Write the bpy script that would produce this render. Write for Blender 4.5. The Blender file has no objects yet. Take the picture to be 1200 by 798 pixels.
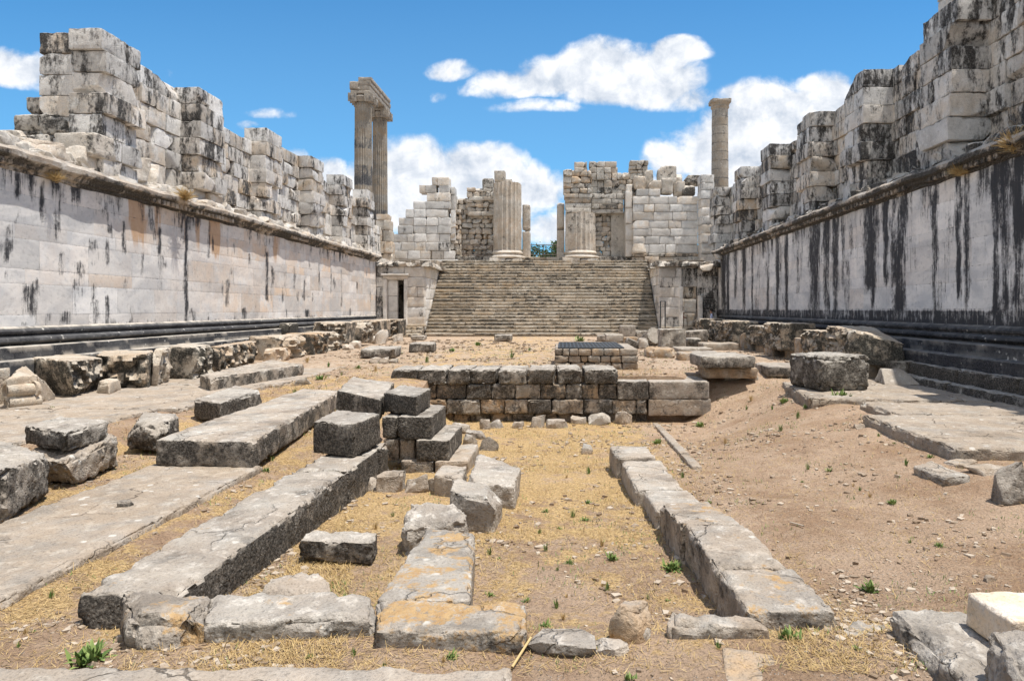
import bpy, math, random
import numpy as np
from mathutils import Vector, Matrix

R = math.radians
rng = np.random.default_rng(7)
random.seed(7)
SC = bpy.context.scene
COL = SC.collection
EYE = 1.75            # eye height above the far court
FPX, CX, CY = 800.0, 660.0, 362.0

# ------------------------------------------------------------------ helpers
def P(px, py, Z):                     # pixel at a known distance -> point
    return np.array([(px - CX) / FPX * Z, Z, EYE - (py - CY) / FPX * Z])
def G(px, py, D):                     # pixel on a level D below the eye -> point
    return P(px, py, D * FPX / (py - CY))

def _hash(ix, iy, iz):
    h = (ix.astype(np.int64) * 374761393 + iy.astype(np.int64) * 668265263 + iz.astype(np.int64) * 1440670441) & 0xffffffff
    h = ((h ^ (h >> 13)) * 1274126177) & 0xffffffff
    h = ((h ^ (h >> 15)) * 2246822519) & 0xffffffff
    return ((h ^ (h >> 16)) & 0xffff) / 32767.5 - 1.0
def vn(p):
    i = np.floor(p); f = p - i; u = f * f * (3 - 2 * f)
    x, y, z = i[:, 0], i[:, 1], i[:, 2]
    a = [[[_hash(x + dx, y + dy, z + dz) for dz in (0, 1)] for dy in (0, 1)] for dx in (0, 1)]
    ux, uy, uz = u[:, 0], u[:, 1], u[:, 2]
    def L(s, t, k): return s + (t - s) * k
    return L(L(L(a[0][0][0], a[0][0][1], uz), L(a[0][1][0], a[0][1][1], uz), uy),
             L(L(a[1][0][0], a[1][0][1], uz), L(a[1][1][0], a[1][1][1], uz), uy), ux)
def fbm(p, o=3, g=.5):
    s = 0; a = 1; t = 0
    for k in range(o):
        s = s + a * vn(p * (2.03 ** k) + 17.3 * k); t += a; a *= g
    return s / t
def sm(a, b, x):
    t = np.clip((np.asarray(x, float) - a) / (np.asarray(b, float) - a), 0, 1); return t * t * (3 - 2 * t)

class MB:
    """collects quads (and a 4-channel weathering attribute) for ONE mesh object"""
    def __init__(self): self.V = []; self.F = []; self.W = []; self.n = 0
    def add(self, V, F, W=(.5, .3, 0, 0)):
        V = np.asarray(V, float); F = np.asarray(F, int)
        W = np.asarray(W, float)
        if W.ndim == 1: W = np.tile(W, (len(V), 1))
        self.V.append(V); self.F.append(F + self.n); self.W.append(W); self.n += len(V)
    def build(self, name, mat, parent=None, origin=None, smooth=True, sharp=32):
        V = np.concatenate(self.V); F = np.concatenate(self.F); W = np.concatenate(self.W)
        if origin is None:
            origin = np.array([(V[:, 0].min() + V[:, 0].max()) / 2, (V[:, 1].min() + V[:, 1].max()) / 2, V[:, 2].min()])
        if parent is not None: origin = np.array(parent.location)
        me = bpy.data.meshes.new(name)
        L = V - origin
        me.vertices.add(len(L)); me.vertices.foreach_set('co', L.astype(np.float32).ravel())
        me.loops.add(F.size); me.loops.foreach_set('vertex_index', F.astype(np.int32).ravel())
        me.polygons.add(len(F)); me.polygons.foreach_set('loop_start', np.arange(0, F.size, 4, dtype=np.int32))
        me.update(calc_edges=True)
        me.validate()
        a = me.attributes.new('wx', 'FLOAT_COLOR', 'POINT')
        a.data.foreach_set('color', W.astype(np.float32).ravel())
        me.polygons.foreach_set('use_smooth', np.full(len(me.polygons), smooth))
        if smooth: me.set_sharp_from_angle(angle=R(sharp))
        me.materials.append(mat)
        o = bpy.data.objects.new(name, me); COL.objects.link(o)
        if parent is not None: o.parent = parent          # parents are unrotated empties/meshes
        else: o.location = origin
        return o

def tag(o, label=None, cat=None, group=None, kind=None):
    if label: o['label'] = label
    if cat: o['category'] = cat
    if group: o['group'] = group
    if kind: o['kind'] = kind
    elif label: o['kind'] = 'thing'
    return o
def empty(name, loc, label, cat, group=None):
    o = bpy.data.objects.new(name, None); COL.objects.link(o); o.location = [float(v) for v in loc]
    o.empty_display_size = .2
    return tag(o, label, cat, group)

BITS = np.array([[-1 if not (b >> k) & 1 else 1 for k in range(3)] for b in range(8)], float)
def lines(h, seg, r, mx):
    n = int(np.clip(math.ceil(2 * h / seg), 2, mx))
    t = np.linspace(-h, h, n + 1)
    ex = [h - 1.1 * r, h - .35 * r]
    t = np.unique(np.round(np.concatenate([t, ex, [-e for e in ex]]), 5))
    keep = [t[0]]
    for v in t[1:]:
        if v - keep[-1] > .25 * r: keep.append(v)
    keep[-1] = h
    return np.array(keep)
def rbox(mb, C, seg=.08, r=.02, amp=.008, fr=3.0, chip=.025, cuts=0, cut=.25, wx=(.5, .3, 0, 0), mx=90, carve=None, seed=None):
    """weathered block from 8 corners (x bit 1, y bit 2, z bit 4)"""
    C = np.asarray(C, float)
    g = rng if seed is None else np.random.default_rng(seed)
    ax = []
    for k in range(3):
        b = 1 << k
        e = np.mean([C[i | b] - C[i] for i in range(8) if not i & b], axis=0); ax.append(e)
    H = np.array([np.linalg.norm(e) / 2 for e in ax]); A = np.array([e / np.linalg.norm(e) for e in ax])
    r = min(r, .3 * H.min())
    T = [lines(H[k], seg, r, mx) for k in range(3)]
    n = [len(t) for t in T]
    I, J, K = np.meshgrid(*[np.arange(m) for m in n], indexing='ij')
    S = (I == 0) | (I == n[0] - 1) | (J == 0) | (J == n[1] - 1) | (K == 0) | (K == n[2] - 1)
    idm = np.full(S.shape, -1); idm[S] = np.arange(S.sum())
    p = np.stack([T[0][I[S]], T[1][J[S]], T[2][K[S]]], 1)
    F = []
    def q(a, flip):
        f = np.stack([a[:-1, :-1], a[1:, :-1], a[1:, 1:], a[:-1, 1:]], -1).reshape(-1, 4)
        F.append(f[:, ::-1] if flip else f)
    q(idm[0], True); q(idm[-1], False); q(idm[:, 0], False); q(idm[:, -1], True); q(idm[:, :, 0], True); q(idm[:, :, -1], False)
    F = np.concatenate(F)
    d = np.sort(H - np.abs(p), 1)                     # distance to the faces
    edge = 1 - sm(0, max(2.2 * r, .09 * H.min()), d[:, 1])
    inner = np.clip(p, -(H - r), H - r); dr = p - inner
    L = np.linalg.norm(dr, axis=1, keepdims=True); nd = dr / np.maximum(L, 1e-9)
    p = inner + nd * r
    off = g.uniform(-40, 40, 3)
    for c in range(cuts):
        s = np.sign(g.uniform(-1, 1, 3)); w = g.uniform(.25, 1, 3) * s
        if g.random() < .5: w[g.integers(3)] *= .15
        w /= np.linalg.norm(w)
        sup = np.abs(w) @ H
        dd = sup * (1 - g.uniform(.35, 1) * cut)
        ov = np.maximum(0, p @ w - dd - .15 * cut * H.min() * vn(p * 5 + off))
        p = p - ov[:, None] * w
    u = p / H
    W = np.zeros_like(p)
    for b in range(8):
        wt = np.prod((1 + u * BITS[b]) / 2, 1); W += wt[:, None] * C[b]
    nz = .8 * fbm(W * fr + off, 3) + .5 * fbm(W * fr * 4.1 + off, 2) + .35 * fbm(W * fr * 9.7 + off, 2)
    cn = np.clip(fbm(W * fr * 1.7 + off + 9, 3) * 2.6 - .12, 0, 1) + .25 * np.clip(fbm(W * fr * 6 + off + 3, 2) * 2, 0, 1)
    mag = amp * nz - chip * edge * cn
    if carve:
        k, sgn, ca = carve
        fm = (nd[:, k] * sgn > .8) * sm(0, .12, d[:, 1])
        ww = W * 2.6 + .55 * np.stack([fbm(W * 2.5 + 5, 2), fbm(W * 2.5 + 25, 2), fbm(W * 2.5 + 45, 2)], 1)
        rid = 1 - np.abs(fbm(ww + off, 2)) * 5.5
        rid2 = 1 - np.abs(fbm(W * 6.5 + off + 70, 2)) * 4.5
        mag = mag + fm * ca * (np.clip(rid * 1.6, -.7, .7) + .5 * np.clip(rid2, -.7, .8))
    W = W + (nd * mag[:, None]) @ A
    mb.add(W, F, wx)
    return C

def corners(x0, x1, y0, y1, z0, z1):
    return [((x0, x1)[b & 1], (y0, y1)[(b >> 1) & 1], (z0, z1)[(b >> 2) & 1]) for b in range(8)]
def rotz(C, a, pivot=None):
    C = np.asarray(C, float); c = C.mean(0) if pivot is None else np.asarray(pivot)
    ca, sa = math.cos(a), math.sin(a); M = np.array([[ca, -sa, 0], [sa, ca, 0], [0, 0, 1]])
    return (C - c) @ M.T + c
def tilt(C, rx, ry):
    C = np.asarray(C, float); c = C.mean(0)
    M = np.array(Matrix.Rotation(rx, 3, 'X') @ Matrix.Rotation(ry, 3, 'Y'))
    return (C - c) @ M.T + c
def quadC(q, D, h, out=.0):
    """8 corners from the pixel quad of the top face (FL, FR, BR, BL), its level(s) and the height"""
    Ds = D if isinstance(D, (list, tuple)) else [D] * 4
    t = [G(x, y, d) for (x, y), d in zip(q, Ds)]
    t = [t[0], t[1], t[3], t[2]]                      # bit order
    bt = [p - np.array([0, 0, h]) for p in t]
    return np.array(bt + t)
def baseC(q, D, h):
    """8 corners from the pixel quad of the foot (FL, FR, BR, BL) standing on level D; h is one height or four"""
    b = [G(x, y, D) for x, y in q]; b = [b[0], b[1], b[3], b[2]]
    hs = h if isinstance(h, (list, tuple)) else [h] * 4; hs = [hs[0], hs[1], hs[3], hs[2]]
    return np.array(b + [p + np.array([0, 0, k]) for p, k in zip(b, hs)])
def boxC(x0, x1, yt, yb, D, depth, yaw=0):
    """front face rectangle in pixels standing on level D, going back by depth"""
    Z = D * FPX / (yb - CY)
    a = P(x0, yb, Z); b = P(x1, yt, Z)
    C = corners(a[0], b[0], Z, Z + depth, a[2], b[2])
    return rotz(C, yaw, ((a[0] + b[0]) / 2, Z, 0)) if yaw else np.array(C)
def segfor(C): return float(np.clip(np.mean(np.asarray(C)[:, 1]) * .0062, .022, .2))

def block(C, name, label, cat='stone block', group=None, mat=None, **k):
    mb = MB(); k.setdefault('seg', segfor(C))
    rbox(mb, C, **k)
    return tag(mb.build(name, mat or M['stone']), label, cat if label else None, group)
def rock_into(mb, c, size, rz=0, seg=.05, cuts=9, cut=.5, **k):
    sx, sy, sz = size
    C = np.array(corners(c[0] - sx / 2, c[0] + sx / 2, c[1] - sy / 2, c[1] + sy / 2, c[2], c[2] + sz))
    gj = np.random.default_rng(int(abs(c[0] * 91 + c[1] * 57 + sz * 1000)) + 3)
    C[:4] += gj.uniform(-.08, .08, (4, 3)) * [sx, sy, 0]; C[4:] += (gj.uniform(-.2, .2, (4, 3)) - [0, 0, .1]) * [sx, sy, sz]
    cc = C.mean(0); C[4:, :2] = cc[:2] + (C[4:, :2] - cc[:2]) * gj.uniform(.7, 1)
    C = rotz(C, rz)
    k.setdefault('r', .05 * min(size)); k.setdefault('amp', .06 * min(size)); k.setdefault('chip', .12 * min(size)); k.setdefault('fr', .9 / max(min(size), .05))
    rbox(mb, C, seg=seg, cuts=cuts, cut=cut, **k)

# ------------------------------------------------------------------ nodes
class NT:
    def __init__(s, tree): s.t = tree; s.n = tree.nodes; s.l = tree.links
    def new(s, ty, **kw):
        n = s.n.new(ty)
        for k, v in kw.items(): setattr(n, k, v)
        return n
    def put(s, sock, v):
        if hasattr(v, 'is_linked') or isinstance(v, bpy.types.NodeSocket): s.l.new(v, sock)
        else: sock.default_value = v
    def m(s, op, a, b=0.0, c=None, clamp=False):
        n = s.new('ShaderNodeMath', operation=op, use_clamp=clamp)
        s.put(n.inputs[0], a); s.put(n.inputs[1], b)
        if c is not None: s.put(n.inputs[2], c)
        return n.outputs[0]
    def v(s, op, a, b=(0, 0, 0)):
        n = s.new('ShaderNodeVectorMath', operation=op); s.put(n.inputs[0], a); s.put(n.inputs[1], b); return n.outputs[0]
    def ss(s, a, b, x):
        n = s.new('ShaderNodeMapRange', interpolation_type='SMOOTHSTEP')
        s.put(n.inputs[0], x); n.inputs[1].default_value = a; n.inputs[2].default_value = b
        return n.outputs[0]
    def noise(s, vec, scale, detail=4, rough=.55, dist=0.0):
        n = s.new('ShaderNodeTexNoise'); s.put(n.inputs['Vector'], vec); n.inputs['Scale'].default_value = scale
        n.inputs['Detail'].default_value = detail; n.inputs['Roughness'].default_value = rough; n.inputs['Distortion'].default_value = dist
        return n.outputs[0]
    def vor(s, vec, scale, feature='F1'):
        n = s.new('ShaderNodeTexVoronoi', feature=feature); s.put(n.inputs['Vector'], vec); n.inputs['Scale'].default_value = scale
        return n.outputs['Distance']
    def mix(s, f, a, b, mode='MIX'):
        n = s.new('ShaderNodeMix', data_type='RGBA', blend_type=mode)
        s.put(n.inputs[0], f)
        for i, v in ((6, a), (7, b)):
            if isinstance(v, (tuple, list)): v = tuple(v) + (1,) if len(v) == 3 else v
            s.put(n.inputs[i], v)
        return n.outputs[2]
    def wx(s):
        n = s.new('ShaderNodeAttribute', attribute_name='wx')
        sp = s.new('ShaderNodeSeparateColor'); s.l.new(n.outputs['Color'], sp.inputs[0])
        return sp.outputs[0], sp.outputs[1], sp.outputs[2], n.outputs['Alpha']
    def bump(s, h, strength, dist):
        n = s.new('ShaderNodeBump'); s.put(n.inputs['Height'], h); n.inputs['Strength'].default_value = strength; n.inputs['Distance'].default_value = dist
        return n.outputs[0]

def newmat(name, rough=.9, spec=.25):
    m = bpy.data.materials.new(name); m.use_nodes = True
    t = NT(m.node_tree); b = m.node_tree.nodes['Principled BSDF']
    b.inputs['Roughness'].default_value = rough
    b.inputs['Specular IOR Level'].default_value = spec
    return m, t, b
def grey(t, f, lo, hi):
    n = t.new('ShaderNodeMapRange'); t.put(n.inputs[0], f); n.inputs[3].default_value = lo; n.inputs[4].default_value = hi
    return n.outputs[0]
def scale_col(t, col, f):
    n = t.new('ShaderNodeVectorMath', operation='SCALE'); t.put(n.inputs[0], col); t.put(n.inputs['Scale'], f); return n.outputs[0]

def stone_mat(name, c1, c2, pale, tan, dark=(.04, .037, .033), side=.42, pit=.62, bump=.7, vstretch=1.0, thr=.62, ck=.3, crack=0, stain=.35):
    """wx: R block tone, G black crust, B orange lichen, A tan"""
    m, t, b = newmat(name)
    geo = t.new('ShaderNodeNewGeometry'); pos = geo.outputs['Position']
    r, g, bl, al = t.wx()
    nb = t.noise(pos, 1.1, 3, .6); nm = t.noise(pos, 7.0, 5, .68); nf = t.noise(pos, 46, 4, .72)
    col = t.mix(t.ss(.35, .65, nb), c1, c2)
    col = t.mix(t.m('MULTIPLY', t.ss(.5, .68, nm), .75), col, pale)
    col = t.mix(t.m('MULTIPLY', al, t.ss(.3, .6, t.noise(pos, 2.3, 5, .65))), col, tan)
    col = scale_col(t, col, t.m('ADD', .72, t.m('MULTIPLY', r, .56)))
    st2 = t.ss(.5, .66, t.noise(t.v('ADD', pos, (13, 2, 7)), 1.9, 6, .68, .4))
    col = t.mix(t.m('MULTIPLY', st2, stain), col, scale_col(t, col, .45))
    col = scale_col(t, col, grey(t, t.ss(.3, .52, nf), pit, 1.06))
    # orange lichen
    nl = t.noise(t.v('ADD', pos, (31, 7, 3)), 3.1, 5, .72)
    ml = t.ss(.0, .09, t.m('SUBTRACT', t.m('ADD', nl, t.m('MULTIPLY', bl, .42)), .74))
    ml = t.m('MULTIPLY', ml, t.ss(.34, .5, t.noise(pos, 24, 5, .75)))
    col = t.mix(t.m('MULTIPLY', ml, .92), col, t.mix(t.noise(pos, 17, 3, .6), (.30, .15, .05), (.56, .40, .2)))
    # pale lichen rosettes
    vo = t.vor(pos, 5.0)
    sp = t.m('MULTIPLY', t.m('SUBTRACT', 1, t.ss(.2, .25, t.m('ADD', vo, t.m('MULTIPLY', nf, .12)))), t.ss(.5, .56, t.noise(pos, 2.2, 2)))
    col = t.mix(t.m('MULTIPLY', sp, .7), col, (.62, .59, .53))
    # black biological crust, heavier on vertical faces where water runs
    sep = t.new('ShaderNodeSeparateXYZ'); t.l.new(geo.outputs['Normal'], sep.inputs[0])
    vert = t.m('SUBTRACT', 1, t.ss(.25, .8, sep.outputs[2]))
    pv = t.v('MULTIPLY', pos, (1, 1, vstretch))
    nc = t.noise(t.v('ADD', pv, (5, 11, 23)), 2.6, 6, .7)
    amt = t.m('MULTIPLY', g, t.m('ADD', 1 - side, t.m('MULTIPLY', vert, side)))
    nc = t.m('ADD', t.m('MULTIPLY', nc, .72), t.m('MULTIPLY', t.noise(t.v('MULTIPLY', pos, (1, 1, .5 + .5 * vstretch)), 11, 4, .7), .28))
    mc = t.ss(0, .13, t.m('SUBTRACT', t.m('ADD', nc, t.m('MULTIPLY', amt, ck)), thr))
    mc = t.m('MULTIPLY', mc, t.ss(.2, .5, t.m('ADD', nf, t.m('MULTIPLY', amt, .12))))
    dk = t.mix(t.ss(.42, .66, t.noise(pos, 31, 5, .75)), dark, tuple(min(1, 4.2 * v) for v in dark))
    col = t.mix(mc, col, dk)
    cr = None
    if crack:
        wn = t.new('ShaderNodeTexNoise'); t.l.new(pos, wn.inputs['Vector']); wn.inputs['Scale'].default_value = 2.2; wn.inputs['Detail'].default_value = 5
        pc = t.v('ADD', pos, scale_col(t, t.v('SUBTRACT', wn.outputs['Color'], (.5, .5, .5)), .9))
        cr = t.m('MULTIPLY', t.m('SUBTRACT', 1, t.ss(.0, .013, t.vor(pc, .75, 'DISTANCE_TO_EDGE'))), t.ss(.45, .55, t.noise(pos, .9, 2)))
        col = t.mix(t.m('MULTIPLY', cr, .75 * crack), col, (.09, .07, .05))
    t.l.new(col, b.inputs['Base Color'])
    h = t.m('ADD', t.m('MULTIPLY', nm, 1.0), t.m('MULTIPLY', nf, t.m('ADD', .4, t.m('MULTIPLY', t.m('MULTIPLY', vert, g), .5))))
    h = t.m('SUBTRACT', h, t.m('MULTIPLY', t.m('SUBTRACT', 1, t.ss(.05, .42, t.vor(pos, 26))), t.m('ADD', .14, t.m('MULTIPLY', t.m('MULTIPLY', vert, g), .5))))
    if cr is not None: h = t.m('SUBTRACT', h, t.m('MULTIPLY', cr, .6))
    t.l.new(t.bump(h, bump, .035), b.inputs['Normal'])
    return m

def dado_mat(name, c1, c2, warm, dark=(.022, .022, .024)):
    """smooth marble facing: R tone, G black streaks, B rust streaks, A warm"""
    m, t, b = newmat(name, .75, .3)
    geo = t.new('ShaderNodeNewGeometry'); pos = geo.outputs['Position']
    r, g, bl, al = t.wx()
    nb = t.noise(t.v('MULTIPLY', pos, (1, .7, 1.6)), 1.2, 6, .62, .6); nm = t.noise(pos, 9, 6, .65); nf = t.noise(pos, 50, 4, .65)
    col = t.mix(t.ss(.35, .65, nb), c1, c2)
    col = t.mix(t.m('MULTIPLY', al, t.ss(.25, .6, t.noise(pos, 1.7, 5, .65))), col, warm)
    col = scale_col(t, col, t.m('ADD', .78, t.m('MULTIPLY', r, .44)))
    col = scale_col(t, col, grey(t, t.ss(.3, .5, nm), .84, 1.03))
    ps = t.v('MULTIPLY', pos, (1, 1, .12))
    st = t.noise(ps, 11, 5, .65)
    mr = t.m('MULTIPLY', t.ss(.3, .75, t.m('ADD', bl, t.m('MULTIPLY', t.m('SUBTRACT', st, .5), .9))), .8)
    col = t.mix(mr, col, t.mix(nm, (.42, .22, .1), (.55, .36, .2)))
    e = t.m('ADD', t.m('MULTIPLY', t.m('SUBTRACT', st, .5), .75), t.m('MULTIPLY', t.m('SUBTRACT', nm, .5), .75))
    e = t.m('ADD', e, t.m('MULTIPLY', t.m('SUBTRACT', nf, .5), .55))
    e = t.m('ADD', e, t.m('MULTIPLY', t.m('SUBTRACT', t.noise(t.v('MULTIPLY', pos, (1, 1, .4)), 3.4, 6, .75), .5), 1.5))
    sf = t.noise(t.v('MULTIPLY', pos, (1, 1, .05)), 34, 3, .6)
    e = t.m('ADD', e, t.m('MULTIPLY', t.m('SUBTRACT', sf, .5), .8))
    mk = t.ss(.22, .8, t.m('ADD', g, t.m('MULTIPLY', e, t.m('ADD', .3, t.m('MULTIPLY', t.ss(0, .25, g), .8)))))
    mk = t.m('MULTIPLY', mk, grey(t, t.ss(.25, .6, st), .95, 1.0))
    col = t.mix(mk, col, t.mix(t.ss(.3, .7, t.m('ADD', t.m('MULTIPLY', nf, .5), t.m('MULTIPLY', st, .5))), dark, tuple(2.3 * v for v in dark)))
    t.l.new(col, b.inputs['Base Color'])
    h = t.m('ADD', t.m('MULTIPLY', nm, .8), t.m('MULTIPLY', nf, .3))
    t.l.new(t.bump(h, .35, .02), b.inputs['Normal'])
    return m

def ground_mat():
    m, t, b = newmat('dry_dirt', .95, .15)
    geo = t.new('ShaderNodeNewGeometry'); pos = geo.outputs['Position']
    r, g, bl, al = t.wx()               # R straw, G pale dust
    nb = t.noise(pos, .7, 6, .62); nm = t.noise(pos, 4.5, 7, .7); nf = t.noise(pos, 38, 6, .72)
    col = t.mix(t.ss(.36, .64, nb), (.35, .23, .145), (.48, .345, .24))
    col = t.mix(t.m('MULTIPLY', t.ss(.45, .7, nm), .6), col, (.50, .375, .265))
    col = t.mix(t.m('MULTIPLY', g, t.ss(.4, .6, nm)), col, (.52, .43, .33))
    col = t.mix(t.m('MULTIPLY', t.ss(.55, .72, t.noise(t.v('ADD', pos, (9, 4, 2)), 2.2, 7, .7)), .55), col, (.22, .145, .09))
    ms = t.ss(.44, .66, t.m('ADD', t.m('MULTIPLY', r, .76), t.m('MULTIPLY', t.m('SUBTRACT', t.noise(t.v('ADD', pos, (3, 8, 1)), 2.1, 8, .74), .5), 2.0)))
    straw = t.mix(t.ss(.36, .64, t.noise(pos, 34, 5, .8)), (.35, .215, .095), (.74, .53, .255))
    col = t.mix(t.m('MULTIPLY', ms, .88), col, straw)
    # pale grit, and dark specks painted as the shadows of crumbs
    vo = t.vor(pos, 42); big = t.vor(t.v('ADD', pos, (4.2, 1.7, .3)), 17)
    gate = t.ss(.5, .6, t.noise(pos, 6, 4, .7))
    col = t.mix(t.m('MULTIPLY', t.m('MULTIPLY', t.m('SUBTRACT', 1, t.ss(.2, .3, vo)), gate), .8), col, (.56, .48, .4))
    col = t.mix(t.m('MULTIPLY', t.m('SUBTRACT', 1, t.ss(.12, .2, big)), t.m('MULTIPLY', gate, .6)), col, (.55, .49, .42))
    col = scale_col(t, col, grey(t, t.ss(.3, .55, nf), .58, 1.1))
    crumb_shadow = t.m('MULTIPLY', t.m('SUBTRACT', 1, t.ss(.16, .24, t.vor(t.v('ADD', pos, (7, 3, 1)), 27))), t.ss(.5, .58, t.noise(pos, 3.3, 4, .7)))
    col = t.mix(t.m('MULTIPLY', crumb_shadow, .65), col, (.14, .09, .055))
    t.l.new(col, b.inputs['Base Color'])
    h = t.m('ADD', t.m('MULTIPLY', nm, 1.0), t.m('MULTIPLY', nf, .7))
    h = t.m('ADD', h, t.m('MULTIPLY', t.m('SUBTRACT', 1, t.ss(.1, .32, vo)), .25))
    t.l.new(t.bump(h, 1.0, .06), b.inputs['Normal'])
    return m
def simple_mat(name, ca, cb, sc=20, rough=.8, spec=.3, metal=0, use_r=True, trans=0):
    m, t, b = newmat(name, rough, spec)
    geo = t.new('ShaderNodeNewGeometry'); r, g, bl, al = t.wx()
    n = t.noise(geo.outputs['Position'], sc, 4, .6)
    f = t.m('ADD', t.m('MULTIPLY', n, .5), t.m('MULTIPLY', r, .5)) if use_r else n
    t.l.new(t.mix(t.ss(.25, .75, f), ca, cb), b.inputs['Base Color'])
    b.inputs['Metallic'].default_value = metal
    if trans:
        b.inputs['Subsurface Weight'].default_value = 0
    return m

M = {}
M['stone'] = stone_mat('weathered_limestone', (.285, .255, .22), (.38, .35, .305), (.55, .51, .45), (.40, .275, .165), dark=(.05, .044, .037), side=.86, thr=.63, ck=.3, bump=1.0, pit=.68, crack=.3, stain=.65)
M['marble'] = stone_mat('weathered_marble', (.55, .53, .50), (.69, .67, .64), (.76, .74, .70), (.58, .44, .29), dark=(.035, .033, .031), side=.4, pit=.72, bump=.8, vstretch=.3, thr=.655, ck=.22)
M['rubble'] = stone_mat('rubble_masonry', (.43, .395, .345), (.57, .535, .48), (.68, .64, .58), (.46, .32, .195), dark=(.045, .041, .036), side=.35, pit=.55, bump=1.0, thr=.655, ck=.27)
M['carved'] = stone_mat('carved_marble', (.38, .335, .275), (.48, .435, .365), (.58, .54, .46), (.46, .29, .15), dark=(.04, .037, .031), side=.75, pit=.55, bump=.9, thr=.63, ck=.3)
M['step'] = stone_mat('stair_marble', (.40, .355, .29), (.51, .465, .395), (.6, .555, .48), (.46, .34, .21), dark=(.036, .033, .029), side=.95, pit=.6, bump=.7, vstretch=2.2, thr=.655, ck=.3)
M['dado'] = dado_mat('marble_facing', (.53, .53, .53), (.735, .715, .685), (.70, .53, .38))
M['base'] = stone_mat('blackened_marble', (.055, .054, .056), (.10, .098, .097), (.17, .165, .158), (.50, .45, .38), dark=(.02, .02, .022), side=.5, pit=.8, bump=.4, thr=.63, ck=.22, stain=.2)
M['ground'] = ground_mat()
M['paving'] = stone_mat('paving_limestone', (.275, .24, .20), (.345, .305, .26), (.46, .42, .36), (.44, .31, .19), side=.55, pit=.62, bump=.9, thr=.64, ck=.3, crack=1)
M['straw'] = simple_mat('dry_straw', (.34, .22, .085), (.52, .38, .18), 14)
M['weed'] = simple_mat('green_weed', (.075, .13, .03), (.23, .3, .09), 30, .7)
M['grit'] = simple_mat('limestone_grit', (.2, .14, .09), (.46, .385, .30), 25)
M['metal'] = simple_mat('dark_grey_metal', (.06, .065, .07), (.11, .115, .12), 30, .55, .5, .6)
M['rail'] = simple_mat('rusty_rail_steel', (.12, .09, .07), (.2, .16, .13), 30, .6, .4, .3)
M['leaf'] = simple_mat('tree_leaf', (.02, .045, .015), (.07, .11, .035), 3, .6)
M['bark'] = simple_mat('tree_bark', (.08, .06, .045), (.15, .12, .09), 12)
M['skin'] = simple_mat('skin', (.36, .2, .13), (.42, .25, .17), 9, .6)
M['shirt'] = simple_mat('pale_blue_shirt', (.5, .54, .72), (.6, .63, .78), 9)
M['redshirt'] = simple_mat('red_shirt', (.3, .08, .05), (.36, .1, .07), 9)
M['trousers'] = simple_mat('dark_trousers', (.03, .035, .05), (.05, .055, .08), 9)
M['hair'] = simple_mat('dark_hair', (.012, .01, .008), (.03, .022, .018), 30)

# ------------------------------------------------------------------ ground
def gz(X, Y):
    X = np.asarray(X, float); Y = np.asarray(Y, float)
    t = -.135 - .0575 * np.clip(Y, -5, 17.3)
    left = -.33 + .2 * sm(9, 17, Y)
    left = left + .22 * sm(-6.2, -7.4, X) * (1 - sm(9, 17, Y))
    right = -.2 + .0 * Y
    a = sm(-2.7, -4.0, X); b0 = 1.5 + 1.9 * sm(9, 16.5, Y); b = np.clip((X - b0) / (5.5 - b0), 0, 1); b = .6 * b + .4 * b * b * (3 - 2 * b)
    z = t * (1 - a) * (1 - b) + left * a + right * b
    z = z + .06 * np.sin(X * 1.7 + Y * .6) * b * (1 - sm(3.2, 5.2, X)) * (1 - sm(14, 17, Y))
    f = (1 - sm(3.95, 4.75, Y)) * sm(-3.3, -2.3, X); z = z * (1 - f) - .18 * f
    far = np.where(X > 3.4, sm(16.3, 19.5, Y), np.where(X < -3.4, sm(np.where(X < -6.6, 20, 14.5), np.where(X < -6.6, 23, 18), Y), np.where(Y > 17.7, 1., 0.)))
    edge = sm(3.0, 3.9, X)
    far = np.where((X > 3.0) & (X <= 3.9), edge * sm(16.3, 19.5, Y) + (1 - edge) * np.where(Y > 17.7, 1., 0.), far)
    z = z * (1 - far)
    return z
def micro(X, Y):
    p = np.stack([X, Y, np.zeros_like(X)], 1)
    near = 1 - sm(20, 40, Y)
    return near * (.035 * fbm(p * .9, 3) + .026 * fbm(p * 4.2 + 7, 4, .6))
def gh(x, y):
    x = np.atleast_1d(np.asarray(x, float)); y = np.atleast_1d(np.asarray(y, float))
    return gz(x, y) + micro(x, y)
def strawness(X, Y):
    c = sm(-3.6, -3.0, X) * (1 - sm(1.2, 2.0, X)) * .9
    c = c * (.62 + .38 * sm(5.5, 8.0, Y)) + 0
    l = (1 - sm(-3.6, -3.2, X)) * sm(-7.6, -6.6, X) * .7
    far = sm(17, 18.5, Y) * (.38 + .3 * sm(5, 1, np.abs(X + 2.5))) * (1 - .35 * sm(2.5, 4, X))
    r = .18 * sm(1.2, 2, X) + .25 * sm(1.2, 1.8, X) * (1 - sm(1.8, 3, X)) * sm(8, 12, Y)
    return np.where(Y > 17.7, far, np.clip(c + l + r, 0, 1))

def grow(a, lim, s, k=1.35):
    o = []
    while a < lim:
        a += s; s *= k; o.append(a)
    return o
xs = np.concatenate([-np.array(grow(14, 900, .6))[::-1], np.arange(-14, -7, .25), np.arange(-7, 7, .055), np.arange(7, 14, .25), grow(14, 900, .6)])
ys = np.concatenate([-np.array(grow(0, 500, .5))[::-1], np.arange(0, 3.2, .2), np.arange(3.2, 13, .05), np.arange(13, 22, .09), np.arange(22, 46, .3), grow(46, 1500, .6)])
XX, YY = np.meshgrid(xs, ys, indexing='ij'); xf, yf = XX.ravel(), YY.ravel()
zf = gh(xf, yf)
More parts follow.
